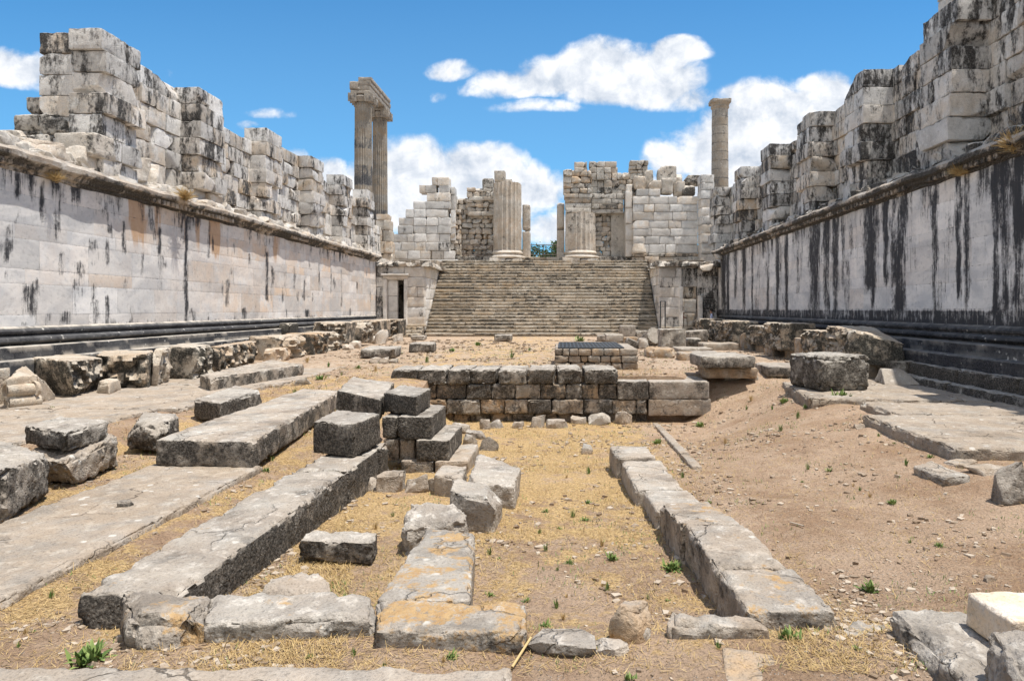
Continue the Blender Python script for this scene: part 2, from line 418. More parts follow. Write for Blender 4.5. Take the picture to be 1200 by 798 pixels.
# burrow in the right-hand dirt
bx, by = 4.82, 11.6
zf = zf - .3 * np.exp(-(((xf - bx) / .16) ** 2 + ((yf - by) / .2) ** 2)) + .05 * np.exp(-(((xf - bx) / .5) ** 2 + ((yf - by + .35) / .4) ** 2))
idx = np.arange(xf.size).reshape(XX.shape)
F = np.stack([idx[:-1, :-1], idx[1:, :-1], idx[1:, 1:], idx[:-1, 1:]], -1).reshape(-1, 4)
mb = MB(); W = np.zeros((xf.size, 4)); W[:, 0] = strawness(xf, yf); W[:, 1] = sm(16, 22, yf) * .7 + sm(1.4, 3, xf) * sm(13, 9, yf) * 0; W[:, 3] = 1
mb.add(np.stack([xf, yf, zf], 1), F, W)
tag(mb.build('ground', M['ground'], origin=np.zeros(3)), kind='structure')

# ------------------------------------------------------------------ dado panels
def patch(mb, f, u0, u1, v0, v1, du, dv, e=.012, rec=.0015):
    """a facing panel: f(u, v, d) -> xyz, border recessed into a joint"""
    nu = max(2, int((u1 - u0) / du)); nv = max(2, int((v1 - v0) / dv))
    U = np.concatenate([[u0], np.linspace(u0 + e, u1 - e, nu), [u1]]); V = np.concatenate([[v0], np.linspace(v0 + e, v1 - e, nv), [v1]])
    A, B = np.meshgrid(U, V, indexing='ij')
    d = np.zeros_like(A); d[0] = d[-1] = rec; d[:, 0] = d[:, -1] = rec
    pts = f(A.ravel(), B.ravel(), d.ravel())
    i = np.arange(A.size).reshape(A.shape)
    q = np.stack([i[:-1, :-1], i[1:, :-1], i[1:, 1:], i[:-1, 1:]], -1).reshape(-1, 4)
    return pts, q, A.ravel(), B.ravel()

def dado(X, sgn, y0, y1, courses, attr, wk=1.0, tk=.2):
    mb = MB()
    z = courses[0]
    for k in range(len(courses) - 1):
        za, zb = courses[k], courses[k + 1]
        y = y0 - rng.uniform(0, 1.5)
        while y < y1:
            L = rng.uniform(1.15, 1.75) if zb - za > .5 else rng.uniform(1.4, 2.2)
            e = min(y + L, y1)
            if e - y < .3: break
            off = rng.normal(0, .002)
            du = max(.045, .0035 * y) if y > 10 else .3
            pts, q, A, B = patch(mb, lambda u, v, d: np.stack([np.full_like(u, X + sgn * off) + sgn * d, u, v], 1), y, e, za, zb, du, .05 if y > 10 else .3)
            if sgn > 0: q = q[:, ::-1]
            tone = float(np.clip(rng.normal(.5, tk), 0, 1)); warm = wk * float(np.clip(rng.normal(.2, .42), 0, 1))
            W = attr(A, B); W[:, 0] = tone; jn = (A <= y + 1e-6) | (A >= e - 1e-6) | (B <= za + 1e-6) | (B >= zb - 1e-6); W[jn, 1] = np.maximum(W[jn, 1], .42); W[:, 3] = np.clip(W[:, 3] + warm, 0, 1)
            mb.add(pts, q, W); y = e
    return mb

LX, RX = -11.8, 9.84
def Zl(px): return LX * FPX / (px - CX)
def Zr(px): return RX * FPX / (px - CX)
lst = []      # left streaks: centre y, half width, z top, z bottom, strength
for (px, yt, yb, hw, s) in [(37, 338, 372, 10, .75), (44, 332, 350, 4, .5), (66, 250, 282, 3, .55), (50, 215, 260, 3, .8), (70, 215, 268, 3, .6), (110, 284, 296, 5, .7), (93, 311, 325, 8, .5), (72, 300, 322, 4, .45), (125, 285, 312, 3, .65), (125, 350, 386, 3.5, .7),
                            (112, 355, 380, 6, .6), (88, 346, 370, 2, .5), (145, 262, 300, 3, .7), (147, 330, 350, 3, .4), (167, 300, 326, 2, .7), (187, 270, 300, 2.5, .75), (188, 300, 342, 3, .5), (218, 255, 385, 2.6, .9), (213, 250, 275, 3, .7), (245, 262, 303, 2, .6),
                            (247, 330, 352, 2, .4), (266, 270, 300, 1.5, .45), (292, 300, 310, 2, .6), (313, 298, 355, 2.2, .8), (318, 320, 352, 2, .5), (334, 320, 350, 1.8, .5), (345, 315, 340, 1.6, .5), (357, 330, 352, 2, .6), (360, 365, 376, 3.5, .8),
                            (374, 310, 345, 1.2, .5), (388, 315, 345, 1.2, .5), (400, 318, 360, 1.2, .55), (20, 205, 232, 5, .7), (96, 330, 345, 4, .4), (8, 320, 330, 3, .5), (300, 346, 362, 2, .4), (110, 337, 350, 4, .6)]:
    Z = Zl(px); lst.append((Z, hw / FPX * Z * Z / 11.8, EYE - (yt - CY) / FPX * Z, EYE - (yb - CY) / FPX * Z, s))
def attr_left(Y, z):
    n = len(Y); W = np.zeros((n, 4)); p = np.stack([np.full(n, 3.), Y, z], 1)
    g = np.zeros(n)
    wob = .06 * fbm(p * np.array([1, 2.5, 2.5]), 3)
    for (c, hw, zt, zb, s) in lst:
        hw = max(hw, .05)
        a = np.exp(-((Y - c + wob * .8) / hw) ** 2) * sm(zb - .15, zb + .12, z + 2.5 * wob) * (1 - sm(zt, zt + .2, z))
        g = np.maximum(g, s * a)
    top = sm(3.75, 4.75, z)
    drip = np.clip(fbm(np.stack([Y * 3.1, z * .35, z * 0], 1), 4) * 1.6 + .36, 0, 1)
    g = np.maximum(g, .95 * top * drip * (.55 + .6 * sm(.0, .4, fbm(np.stack([Y * .5, z * 0, z * 0 + 4], 1), 2))))
    g = np.maximum(g, .55 * sm(.22, .55, fbm(p * np.array([1, 2.3, 1.3]) + 50, 4)))
    g = np.maximum(g, .5 * (1 - sm(1.36, 1.6, z)) * sm(-.1, .4, fbm(p * 2.2 + 3, 3)))
    W[:, 1] = g
    o = sm(2.9, 4.4, z) * np.clip(fbm(np.stack([Y * 2.4 + 31, z * .25, z * 0], 1), 4) * 1.6, 0, 1)
    zone = np.exp(-((Y - 19.2) / 1.3) ** 2) + .9 * np.exp(-((Y - 23.2) / 1.5) ** 2) + .5 * np.exp(-((Y - 28) / 2.2) ** 2) + .5 * np.exp(-((Y - 14.2) / .5) ** 2) + .25
    W[:, 2] = np.clip(1.5 * o * zone, 0, 1)
    W[:, 3] = .25 * sm(16, 24, Y)
    return W
rst = []
for (px, hw, s, yb) in [(848, 3, 1, 390), (853, 2, .9, 380), (862, 2.2, .75, 350), (872, 2.4, 1, 372), (881.5, 1.3, .8, 372), (890, .9, .4, 360), (900, 1.8, .9, 372), (911, 2.2, 1, 372), (921.5, 2.2, 1, 372), (935, 2.5, .62, 345), (954, 6.5, 1, 372), (969, 4.5, .95, 366), (979, 4, .95, 366), (988, 2.5, .75, 340), (996, 2, .3, 330),
                        (1020, 8, .95, 344), (1024, 3, .8, 368), (1038, 3, .95, 332), (1046, 4, .8, 350), (1054, 9, 1, 372), (1060, 3, .7, 372), (1068, 2, .4, 330), (1095, 4.5, .85, 372), (1099, 1.5, .6, 372), (1123, 3.5, .95, 352), (1133, 3.5, .8, 366), (1136, 2, .6, 340), (1167, 6, 1.1, 380), (1177, 7, 1.1, 380), (1185, 2, .7, 372), (1193, 8, 1.1, 380), (1215, 14, 1.1, 380), (1240, 10, .8, 380), (1108, 2, .45, 352)]:
    Z = Zr(px); rst.append((Z, hw / FPX * Z * Z / 9.84, EYE - (yb - CY) / FPX * Z, s))
def attr_right(Y, z):
    n = len(Y); W = np.zeros((n, 4)); p = np.stack([np.full(n, 13.), Y, z], 1)
    g = np.zeros(n); wob = .1 * fbm(np.stack([Y * 3.5, z * 1.6, z * 0], 1), 4)
    for (c, hw, zb, s) in rst:
        hw = max(hw, .05)
        k = 1 + .35 * sm(3.2, 4.8, z)
        a = np.exp(-(np.abs(Y - c + wob) / (hw * k)) ** 2.6) * sm(zb - .3, zb + .3, z + 2 * wob)
        fade = np.clip(.86 + .55 * fbm(np.stack([Y * 1.5 + c, z * .7, z * 0 + c], 1), 3), .4, 1)
        g = np.maximum(g, s * a * fade)
    drip = np.clip(fbm(np.stack([Y * 2.3, z * .2, z * 0 + 8], 1), 4) * 1.7 + .1, 0, 1)
    g = np.maximum(g, .9 * sm(3.6, 5.0, z) * drip)
    g = np.maximum(g, .72 * (1 - sm(1.7, 1.76, z)) + .25 * (1 - sm(1.3, 1.55, z)))
    g = np.maximum(g, .42 * sm(.05, .5, fbm(p * np.array([1, 2.2, .5]) + 50, 4)))
    g = np.maximum(g, .3 * sm(2.2, 4.6, z) * sm(-.2, .3, fbm(p * np.array([1, 1.2, .4]) + 90, 3)))
    W[:, 1] = g; W[:, 2] = .12 * sm(2.8, 4.6, z) * (Y > 24)
    return W

LC = [1.35, 1.62, 2.3, 2.62, 3.28, 3.6, 4.25, 4.72]
def side_wall(name, label, X, sgn, attr, cour, y1):
    t = empty(name, (X, 14, 0), label, 'wall')
    dado(X, sgn, -6, y1, cour, attr, .6 if sgn < 0 else .25, .2 if sgn < 0 else .13).build('marble_facing', M['dado'], t)
    return t
lw = side_wall('temple_wall', 'long lit marble wall on the left with orange and black streaks', LX, -1, attr_left, LC, 43.0)
RC = [1.3, 1.75, 2.42, 2.78, 3.45, 3.8, 4.5, 5.05]
rw = side_wall('temple_wall', 'long shaded marble wall on the right with broad black streaks', RX, 1, attr_right, RC, 44.0)

def extrude(mb, prof, y0, y1, seg, wxf, jit=.0, fr=2.0):
    """profile [(x, z)] run along y"""
    prof = np.array(prof)
    # refine the profile
    pr = [prof[0]]
    for a, b in zip(prof[:-1], prof[1:]):
        n = max(1, int(np.linalg.norm(b - a) / .09))
        for k in range(1, n + 1): pr.append(a + (b - a) * k / n)
    pr = np.array(pr); ysn = [y0]
    while ysn[-1] < y1: ysn.append(ysn[-1] + (max(seg, .006 * ysn[-1]) if ysn[-1] > 9 else .5))
    Y = np.array(ysn); Y[-1] = y1
    A = np.repeat(Y, len(pr)); X = np.tile(pr[:, 0], len(Y)); Z = np.tile(pr[:, 1], len(Y))
    p = np.stack([X, A, Z], 1)
    if jit:
        p[:, 0] += jit * fbm(p * fr, 3); p[:, 2] += jit * fbm(p * fr + 31, 3)
    i = np.arange(len(p)).reshape(len(Y), len(pr))
    q = np.stack([i[:-1, :-1], i[1:, :-1], i[1:, 1:], i[:-1, 1:]], -1).reshape(-1, 4)
    mb.add(p, q, wxf(p))
def wall_base(parent, X, s, dark, pj=.62, pk=.95):
    """s: outward direction"""
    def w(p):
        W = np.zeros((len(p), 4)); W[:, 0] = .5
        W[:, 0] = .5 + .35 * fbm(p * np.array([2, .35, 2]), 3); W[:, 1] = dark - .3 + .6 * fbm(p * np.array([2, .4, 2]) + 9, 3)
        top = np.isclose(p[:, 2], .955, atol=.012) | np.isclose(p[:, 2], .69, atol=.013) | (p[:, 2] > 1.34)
        W[top, 1] = 0; W[top, 3] = 1.0 if s > 0 else .3; return W  # dusty ledge tops painted paler as if sunlit, strongest on the left
    m = MB(); prof = [(X, 1.37), (X + s * .05, 1.35), (X + s * .1, 1.31), (X + s * .13, 1.27), (X + s * .12, 1.22), (X + s * .07, 1.2), (X + s * .07, 1.16), (X + s * .17, 1.15), (X + s * .23, 1.11), (X + s * .24, 1.06), (X + s * .2, 1.02), (X + s * .12, 1.0), (X + s * .12, .97), (X + s * .2, .96)]
    if s < 0: prof = prof[::-1]
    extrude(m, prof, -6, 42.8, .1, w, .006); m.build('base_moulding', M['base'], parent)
    m = MB(); prof = [(X + s * .19, .96), (X + s * pj, .955), (X + s * (pj + .015), .94), (X + s * (pj + .015), .7), (X + s * pk, .69), (X + s * (pk + .015), .675), (X + s * (pk + .015), .35), (X + s * (pk + .015), -.3)]
    if s < 0: prof = prof[::-1]
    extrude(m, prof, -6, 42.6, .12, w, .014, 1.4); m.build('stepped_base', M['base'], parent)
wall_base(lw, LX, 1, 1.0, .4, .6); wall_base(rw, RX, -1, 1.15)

def cornice(parent, X, s, z0, y1, gseed, dark):
    def w(p):
        W = np.zeros((len(p), 4)); W[:, 0] = .45; W[:, 1] = dark + .9 * fbm(p * 1.1 + gseed, 3) + .6 * sm(z0 + .3, z0 + .2, p[:, 2]); W[:, 3] = .45; return W
    m = MB()
    prof = [(X, z0 - .02), (X + s * .04, z0), (X + s * .05, z0 + .07), (X + s * .13, z0 + .1), (X + s * .16, z0 + .17), (X + s * .24, z0 + .2), (X + s * .3, z0 + .24), (X + s * .31, z0 + .34), (X + s * .25, z0 + .42), (X - s * .05, z0 + .46), (X - s * 1.3, z0 + .47)]
    if s < 0: prof = prof[::-1]
    extrude(m, prof, -6, y1, .09, w, .075, 1.5)
    # egg and dart band under the lip
    y = 11.5
    while y < y1 - .3:
        c = (X + s * .15, y, z0 + .09)
        if vn(np.array([[y * .7, gseed, 0.]]))[0] > -.45:
            rbox(m, corners(c[0] - .05, c[0] + .05, y, y + .15, z0 + .05, z0 + .19), seg=.12, r=.04, amp=.01, chip=.01, wx=(.5, dark + .2, 0, .6))
        y += .23
    m.build('cornice', M['rubble'], parent)
cornice(lw, LX, 1, 4.72, 43.3, 3, .45); cornice(rw, RX, -1, 5.05, 44.0, 11, .72)

# ledge of broken stone on the cornice
def ledge(parent, X, s, z0, y1, dark, n, seedn, maxh=.55):
    g = np.random.default_rng(seedn); m = MB()
    for k in range(int(n * 1.8)):
        y = 10 + (y1 - 10) * (k + g.random()) / (n * 1.8)
        sx, sy, sz = g.uniform(.3, .6), g.uniform(.3, 1.0), g.uniform(.12, .34)
        x = X - s * (sx / 2 + g.uniform(-.22, .35))
        rock_into(m, (x, y, z0 + .38), (sx, sy, sz), g.uniform(-.35, .35), seg=max(.06, y * .005), cuts=8, cut=.5,
                  wx=(g.uniform(.3, .8), dark * g.uniform(.3, 1.2), .1, g.uniform(0, .5)))
    for k in range(int(n * 1.6)):
        y = 10 + (y1 - 10) * (k + g.random()) / (n * 1.6)
        sx = g.uniform(.45, .75)
        rock_into(m, (X - s * (.55 + g.uniform(0, .35)), y, z0 + .4), (sx, g.uniform(.5, 1.1), g.uniform(.25, maxh + .1)), g.uniform(-.3, .3), seg=max(.06, y * .005), cuts=9, cut=.5,
                  wx=(g.uniform(.4, .8), dark * g.uniform(.2, .9), .05, g.uniform(0, .45)))
    m.build('broken_ledge', M['rubble'], parent)
ledge(lw, LX, 1, 4.72, 43.5, .35, 52, 21); ledge(rw, RX, -1, 5.05, 44.5, 1.35, 52, 22, .5)

# upper ashlar: pilasters and bays
def ashlar_run(m, xf, xb, y0, y1, z0, hts, ln, g, dark, seg, prot=.04, missing=0.0, brk=.35, skip=()):
    """courses of blocks whose face plane is x = xf (going back to xb) along y"""
    z = z0; s = 1 if xf > xb else -1
    for ci, h in enumerate(hts):
        y = y0
        first = True
        while y < y1 - .12:
            L = g.uniform(*ln)
            e = y + L
            if y1 - e < .45: e = y1
            if not ((ci in skip) or g.random() < missing):
                o = s * g.normal(0, prot) * (1 if g.random() < .75 else 1.8)
                gap = .006
                C = corners(min(xf + o, xb), max(xf + o, xb), y + gap, e - gap, z + gap, z + h - gap)
                cu = int(g.random() < brk) * g.integers(1, 4)
                rbox(m, C, seg=seg, r=.012, amp=.007, chip=.07, fr=2.2, cuts=cu, cut=.4, mx=16,
                     wx=(float(np.clip(g.normal(.5, .2), 0, 1)), float(np.clip(g.normal(dark, .12), 0, 1.1)), .03, float(np.clip(g.normal(.2, .3), 0, .9))))
            y = e
        z += h
def upper(parent, near, s, xpf, xbay, xback, z0, ztop, nco, dark, gseed, bays):
    g = np.random.default_rng(gseed)
    h = (ztop - z0) / nco; hts = [h] * nco
    for i, Z in enumerate(near):
        seg = max(.1, Z * .0062)
        m = MB()
        zz = z0
        for c in range(nco):
            o = s * g.normal(0, .035); broke = g.random()
            W = lambda: (float(np.clip(g.normal(.5, .2), 0, 1)), float(np.clip(g.normal(dark, .13), 0, 1.1)), .04, float(np.clip(g.normal(.2, .3), 0, .9)))
            ex = s * (.12 if (g.random() < .14) else 0)
            dy = g.normal(0, .05)
            a, b = xpf + o + ex, xbay - s * .25
            two = g.random() < .6
            spl = Z + g.uniform(.65, 1.0)
            spans = [(Z + dy, spl), (spl, Z + 1.62)] if two else [(Z + dy, Z + 1.62)]
            for (p0, p1) in spans:
                rec = -s * g.uniform(0, .2) if (c < 3 and g.random() < .4) else 0
                rbox(m, corners(min(a + rec, b), max(a + rec, b), p0 + .006, p1 - .006, zz + .007, zz + h - .007), seg=seg, r=.012, amp=.008, chip=.09, fr=2.2, cuts=int(broke < .5) * g.integers(1, 5), cut=.45, mx=18, wx=W())
            zz += h
        m.build('pilaster', M['marble'], parent)
    for (ya, yb, nc) in bays:
        m = MB(); ashlar_run(m, xbay, xback, ya, yb, z0, hts[:nc], (.7, 1.35), g, dark, max(.1, ya * .0065))
        m.build('wall_bay', M['marble'], parent)

LP = [12.0 * FPX / (CX - px) for px in (122, 234, 311, 366, 402, 430)]
upper(lw, LP, 1, -12.0, -12.65, -13.9, 5.15, 9.08, 7, .76, 5,
      [(LP[0] + .25, LP[0] + 1.6, 7)] + [(LP[i] + 1.63, LP[i + 1] + .9, 7 if i in (0, 2) else 6) for i in range(5)] + [(LP[2] - 0.6, LP[2] + 1.6, 6), (LP[5] + 1.63, 47.5, 4)])
RP = [12.0, 7.0] + [10.05 * FPX / (px - CX) for px in (1117, 1013, 950, 903, 869.5, 838.5)]
RP = sorted(RP)
upper(rw, RP, -1, 10.05, 11.0, 12.4, 5.5, 9.78, 7, .88, 9,
      [(RP[i] + 1.63, RP[i + 1] + .9, 7 if i != 3 else 7) for i in range(7)] + [(-3, 7.2, 7), (RP[7] + 1.6, 48, 6)])
# one more course over the nearest right-hand stretch
m = MB(); ashlar_run(m, 10.6, 12.4, RP[2] - .1, RP[2] + 1.7, 9.78, [.6, .6], (.8, 1.2), rng, .7, .1); ashlar_run(m, 10.95, 12.4, 7, RP[2] - .1, 9.78, [.6, .6], (.8, 1.2), rng, .6, .2)
m.build('upper_course', M['marble'], rw)
# exposed core at the broken end of the left wall
m = MB(); g = np.random.default_rng(4)
for (x0, x1, yt, yb, dz) in [(15, 47, 133, 156, 0), (46, 82, 133, 157, -.1), (30, 70, 113, 133, .15), (54, 82, 100, 114, .3), (62, 114, 155, 183, -.55), (30, 56, 157, 176, -.2), (-6, 30, 152, 172, -.1), (70, 96, 112, 134, .1), (78, 108, 134, 156, -.1), (82, 100, 90, 112, .5), (84, 104, 66, 92, .6)]:
    Z = 18.1 + dz; a = P(x0, yb, Z); b = P(x1, yt, Z)
    rbox(m, rotz(corners(a[0], b[0], Z, Z + .9, a[2], b[2]), g.normal(0, .05)), seg=.1, r=.05, amp=.02, chip=.08, cuts=3, cut=.4, wx=(g.uniform(.3, .7), g.uniform(.4, .85), .05, g.uniform(0, .3)))
for (px, py, w, h) in [(50, 178, 70, 30), (5, 168, 40, 22), (112, 190, 60, 40), (150, 195, 45, 36), (88, 186, 40, 26), (30, 186, 40, 22), (-20, 176, 40, 30), (172, 205, 40, 28)]:
    Z = max(12.7 * FPX / (CX - px), 15.5); c = P(px, py + h / 2, Z); rock_into(m, (c[0], c[1], c[2]), (.9, w / FPX * Z, h / FPX * Z), g.uniform(-.3, .3), seg=.07, cuts=10, wx=(g.uniform(.5, .9), g.uniform(.1, .35), .1, g.uniform(.1, .4)))
m.build('broken_core', M['rubble'], lw)
# solid hearting behind the facing so that the walls have their true thickness
def hearting(parent, x0, x1, y0, y1, z1):
    m = MB(); rbox(m, corners(x0, x1, y0, y1, -.3, z1), seg=1.5, r=.05, amp=.02, wx=(.5, .3, 0, .2)); m.build('wall_core', M['rubble'], parent)
hearting(lw, -15.6, -11.86, -6, 48, 5.1); hearting(rw, 9.9, 14, -6, 48, 5.45)

# dry shrubs rooted on the right-hand ledge
def shrub(name, c, size, label, n=420, mat='straw', seed=1, cat='dry shrub', group=None):
    g = np.random.default_rng(seed); m = MB(); V = []; F = []; W = []
    for k in range(n):
        d = g.normal(size=3); d[2] = abs(d[2]) * .9 + .15; d /= np.linalg.norm(d)
        a = np.array(c) + g.normal(size=3) * size * .12; e = a + d * size * g.uniform(.5, 1.05) + np.array([0, 0, -.15 * size * g.random()])
        w = np.cross(d, g.normal(size=3)); w = w / np.linalg.norm(w) * size * .018
        b = len(V); V += [a - w, a + w, e + w * .4, e - w * .4]; F.append((b, b + 1, b + 2, b + 3)); W.append(g.random())
    m.add(V, F, np.stack([np.repeat(W, 4), np.zeros(len(V)), np.zeros(len(V)), np.zeros(len(V))], 1))
    return tag(m.build(name, M[mat], origin=np.array(c)), label, cat, group)
c = P(1189, 172, 14.6); shrub('dry_shrub', (c[0], c[1], c[2]), .42, 'large dry brown shrub on the ledge of the right wall at the photo edge', seed=3)
c = P(1124, 203, 16.6); shrub('dry_shrub', (c[0], c[1], c[2]), .3, 'smaller yellow dry shrub on the right wall ledge below the tallest pilaster', 300, seed=4)
c = P(217, 228, 20.6); shrub('dry_grass_tuft', (c[0], c[1], c[2] - .1), .4, 'straw tuft lying on the left wall ledge beside the second pilaster', 300, seed=5, cat='grass tuft')
c = P(65, 205, 15.6); shrub('dry_grass_tuft', (c[0], c[1], c[2] - .1), .25, 'olive brown tuft clinging to the left wall cornice', 260, seed=6, cat='grass tuft')

# ------------------------------------------------------------------ far end: terrace, stairs, pavilions
mb = MB()
for (x0, x1, y0, y1) in [(-8.9, 6.2, 49.6, 58), (-28, -8.9, 48.2, 80), (6.2, 26, 48.2, 80), (-8.9, 6.2, 58, 80)]:
    rbox(mb, corners(x0, x1, y0, y1, -.3, 5.2), seg=1.2, r=.04, amp=.02, wx=(.5, .25, 0, .3))
tag(mb.build('terrace', M['paving'], origin=np.zeros(3)), kind='structure')

st = empty('staircase', (-1.35, 43, 0), 'broad flight of stained stone steps filling the far end of the court', 'staircase')
NS = 24; SX0, SX1 = -8.74, 6.05
g = np.random.default_rng(12)
for i in range(NS):
    z1 = 5.25 * (i + 1) / NS; z0 = z1 - 5.25 / NS
    ya = 43.0 + 6.55 * i / NS
    m = MB(); x = SX0
    while x < SX1 - .05:
        L = g.uniform(1.2, 3.0); e = min(x + L, SX1)
        if SX1 - e < .5: e = SX1
        o = g.normal(0, .007); dzz = g.normal(0, .004) - (.03 if g.random() < .06 else 0)
        rbox(m, corners(x + .012, e - .012, ya + o + .05, ya + .6, z0 - .02, z1 - .135), seg=.3, r=.015, amp=.006, chip=.01, mx=10, wx=(.55, .45, 0, .4))
        rbox(m, corners(x + .003, e - .003, ya + o, ya + .62, z1 - .132, z1 + dzz), seg=.16, r=.02, amp=.008, chip=.03, mx=18,
             wx=(float(np.clip(g.normal(.5, .13), 0, 1)), float(np.clip(g.normal(.68, .12), .1, 1.1)), .05, float(np.clip(g.normal(.35, .2), 0, 1))))
        x = e
    m.build('step', M['step'], st)

def wallbox(m, x0, x1, y0, y1, z0, z1, ch, ln, g, dark, seg=.22, warm=.15, gap=.006, jit=.008, axis=0):
    """coursed ashlar block wall between two faces (blocks run the full thickness)"""
    z = z0; n = max(1, round((z1 - z0) / ch)); h = (z1 - z0) / n
    for c in range(n):
        a, b = (x0, x1) if axis == 0 else (y0, y1)
        u = a
        while u < b - .05:
            e = u + g.uniform(*ln)
            if b - e < .4: e = b
            o = g.normal(0, jit)
            C = corners(u + gap, e - gap, y0 + o, y1, z + gap, z + h - gap) if axis == 0 else corners(x0 + o, x1 + o, u + gap, e - gap, z + gap, z + h - gap)
            rbox(m, C, seg=seg, r=.02, amp=.007, chip=.025, mx=12, wx=(float(np.clip(g.normal(.55, .18), 0, 1)), float(np.clip(g.normal(dark, .22), 0, 1.1)), .02, float(np.clip(g.normal(warm, .2), 0, .8))))
            u = e
        z += h

def xpx(px, Z): return (px - CX) / FPX * Z
def zpx(py, Z): return EYE - (py - CY) / FPX * Z
# left pavilion
g = np.random.default_rng(31)
t = empty('door_pavilion', (-10.3, 43, 0), 'left stair pavilion with a tall framed doorway half in shadow', 'pavilion')
m = MB()
fx0, fx1 = -11.79, -8.76; dx0, dx1 = xpx(453.5, 43), xpx(473.5, 43); dz0, dz1 = .62, zpx(328, 43)
wallbox(m, fx0, dx0, 43, 43.55, .62, 4.4, .64, (1, 1.6), g, .75)
wallbox(m, dx1, fx1, 43, 43.55, .62, 4.4, .64, (.8, 1.4), g, .3, warm=.35)
rbox(m, corners(dx0 + .01, dx1 - .01, 43.004, 43.55, dz1, 4.4), seg=.2, wx=(.6, .5, 0, .2))
m.build('front_wall', M['marble'], t)
m = MB(); wallbox(m, fx1 - .45, fx1 - .01, 43.56, 49.5, .3, 4.45, .64, (1., 1.7), g, .25, axis=1); m.build('cheek_wall', M['marble'], t)
m = MB()
for (a, b, c, d) in [(449, 453.5, 325, 379), (473.5, 477.5, 325, 379)]:
    rbox(m, corners(xpx(a, 43), xpx(b, 43), 42.9, 43.2, .62, zpx(327, 43)), seg=.2, r=.03, amp=.004, wx=(.6, .15, 0, .15))
rbox(m, corners(xpx(449, 43), xpx(478, 43), 42.88, 43.2, zpx(327, 43) + .004, zpx(323.5, 43)), seg=.2, wx=(.6, .2, 0, .35))
rbox(m, corners(xpx(447.5, 43), xpx(479.5, 43), 42.72, 43.15, zpx(323.5, 43) + .004, zpx(321, 43)), seg=.2, wx=(.6, .5, 0, .35))
m.build('door_frame', M['marble'], t)
m = MB()   # passage seen through the door: lit reveal, dark slit, back
wallbox(m, dx0 + .004, dx0 + .58 * (dx1 - dx0), 43.22, 43.5, .6, dz1 - .006, .9, (1.2, 1.5), g, .1, warm=0)
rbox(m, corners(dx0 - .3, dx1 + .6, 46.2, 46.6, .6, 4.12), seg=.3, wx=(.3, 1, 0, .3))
rbox(m, corners(dx0 - .6, fx1 - .5, 43.56, 47, 4.15, 4.42), seg=.4, wx=(.5, .3, 0, .2))
m.build('passage', M['marble'], t)
m = MB()
for k in range(9):
    rock_into(m, (fx0 + .2 + k * .36, 43.1 + g.normal(0, .1), 4.4), (.5, .7, g.uniform(.22, .36)), g.normal(0, .15), seg=.16, cuts=4, wx=(.5, .95 if k < 4 else .5, 0, .3))
for k in range(8):
    rock_into(m, (fx1 - .1 + g.uniform(0, .15), 43.3 + k * .8, 4.42), (.75, .95, g.uniform(.25, .4)), g.normal(0, .1), seg=.2, cuts=4, wx=(.5, .75, 0, .3))
m.build('cornice', M['rubble'], t)
m = MB()
rbox(m, corners(dx1 + .22, fx1 + .07, 42.86, 43.3, .63, .78), seg=.2, wx=(.6, .1, 0, .5))
for (zz, yy) in [(.62, 42.72), (.42, 42.42), (.21, 42.12)]:
    x = fx0
    while x < fx1 - .03:
        e = min(x + g.uniform(.7, 1.6), fx1 - .03); e = fx1 - .03 if fx1 - e < .4 else e
        rbox(m, corners(x, e - .006, yy, 43.2, zz - .3, zz - .003), seg=.18, r=.03, amp=.015, chip=.05, wx=(g.uniform(.3, .8), g.uniform(.4, .8), .05, g.uniform(.2, .7))); x = e
m.build('base_step', M['step'], t)

# right pavilion
t = empty('door_pavilion', (7.4, 43, 0), 'right stair pavilion with a broken doorway beside the shaded wall', 'pavilion')
qx0, qx1 = 6.08, 9.8; ex0, ex1 = xpx(799, 43), xpx(818, 43)
m = MB()
wallbox(m, qx0, ex0, 43, 43.6, .62, 4.35, .64, (.9, 1.3), g, .45)
wallbox(m, ex1, qx1, 43.25, 43.8, .3, 4.5, .7, (.9, 1.3), g, 1.05)
rbox(m, corners(ex0 + .008, ex1 - .008, 43.3, 43.8, zpx(336, 43), 4.35), seg=.2, wx=(.4, .95, 0, .2))
m.build('front_wall', M['marble'], t)
m = MB(); wallbox(m, qx0 + .01, qx0 + .5, 43.62, 49.5, .3, 4.5, .64, (1., 1.7), g, .6, axis=1); m.build('cheek_wall', M['marble'], t)
m = MB()
rbox(m, corners(xpx(795.5, 43), xpx(800, 43), 42.85, 43.3, .62, zpx(336, 43)), seg=.2, r=.03, wx=(.7, .1, 0, .15))
rbox(m, corners(xpx(818, 43), xpx(823.5, 43), 42.95, 43.3, .62, zpx(346, 43)), seg=.2, r=.05, cuts=3, cut=.2, wx=(.7, .2, 0, .15))
m.build('door_frame', M['marble'], t)
m = MB(); wallbox(m, ex0 - .4, ex1 + .5, 44.6, 45.2, .5, 4.3, .9, (.8, 1.1), g, .35, warm=.6); m.build('passage', M['marble'], t)
m = MB()
for k in range(11):
    rock_into(m, (qx0 + .15 + k * .36, 43.1 + g.normal(0, .12), 4.36 + g.uniform(-.03, .05)), (.6, .9, g.uniform(.25, .5)), g.normal(0, .2), seg=.16, cuts=5, wx=(.4, g.uniform(.75, 1.1), 0, .2))
for k in range(8):
    rock_into(m, (qx0 + .15, 43.3 + k * .8, 4.5), (.8, .95, g.uniform(.25, .4)), g.normal(0, .1), seg=.2, cuts=4, wx=(.4, .9, 0, .2))
rock_into(m, P(846, 304, 42.5), (.9, .7, .35), .2, seg=.12, cuts=6, wx=(.8, .1, 0, .3))
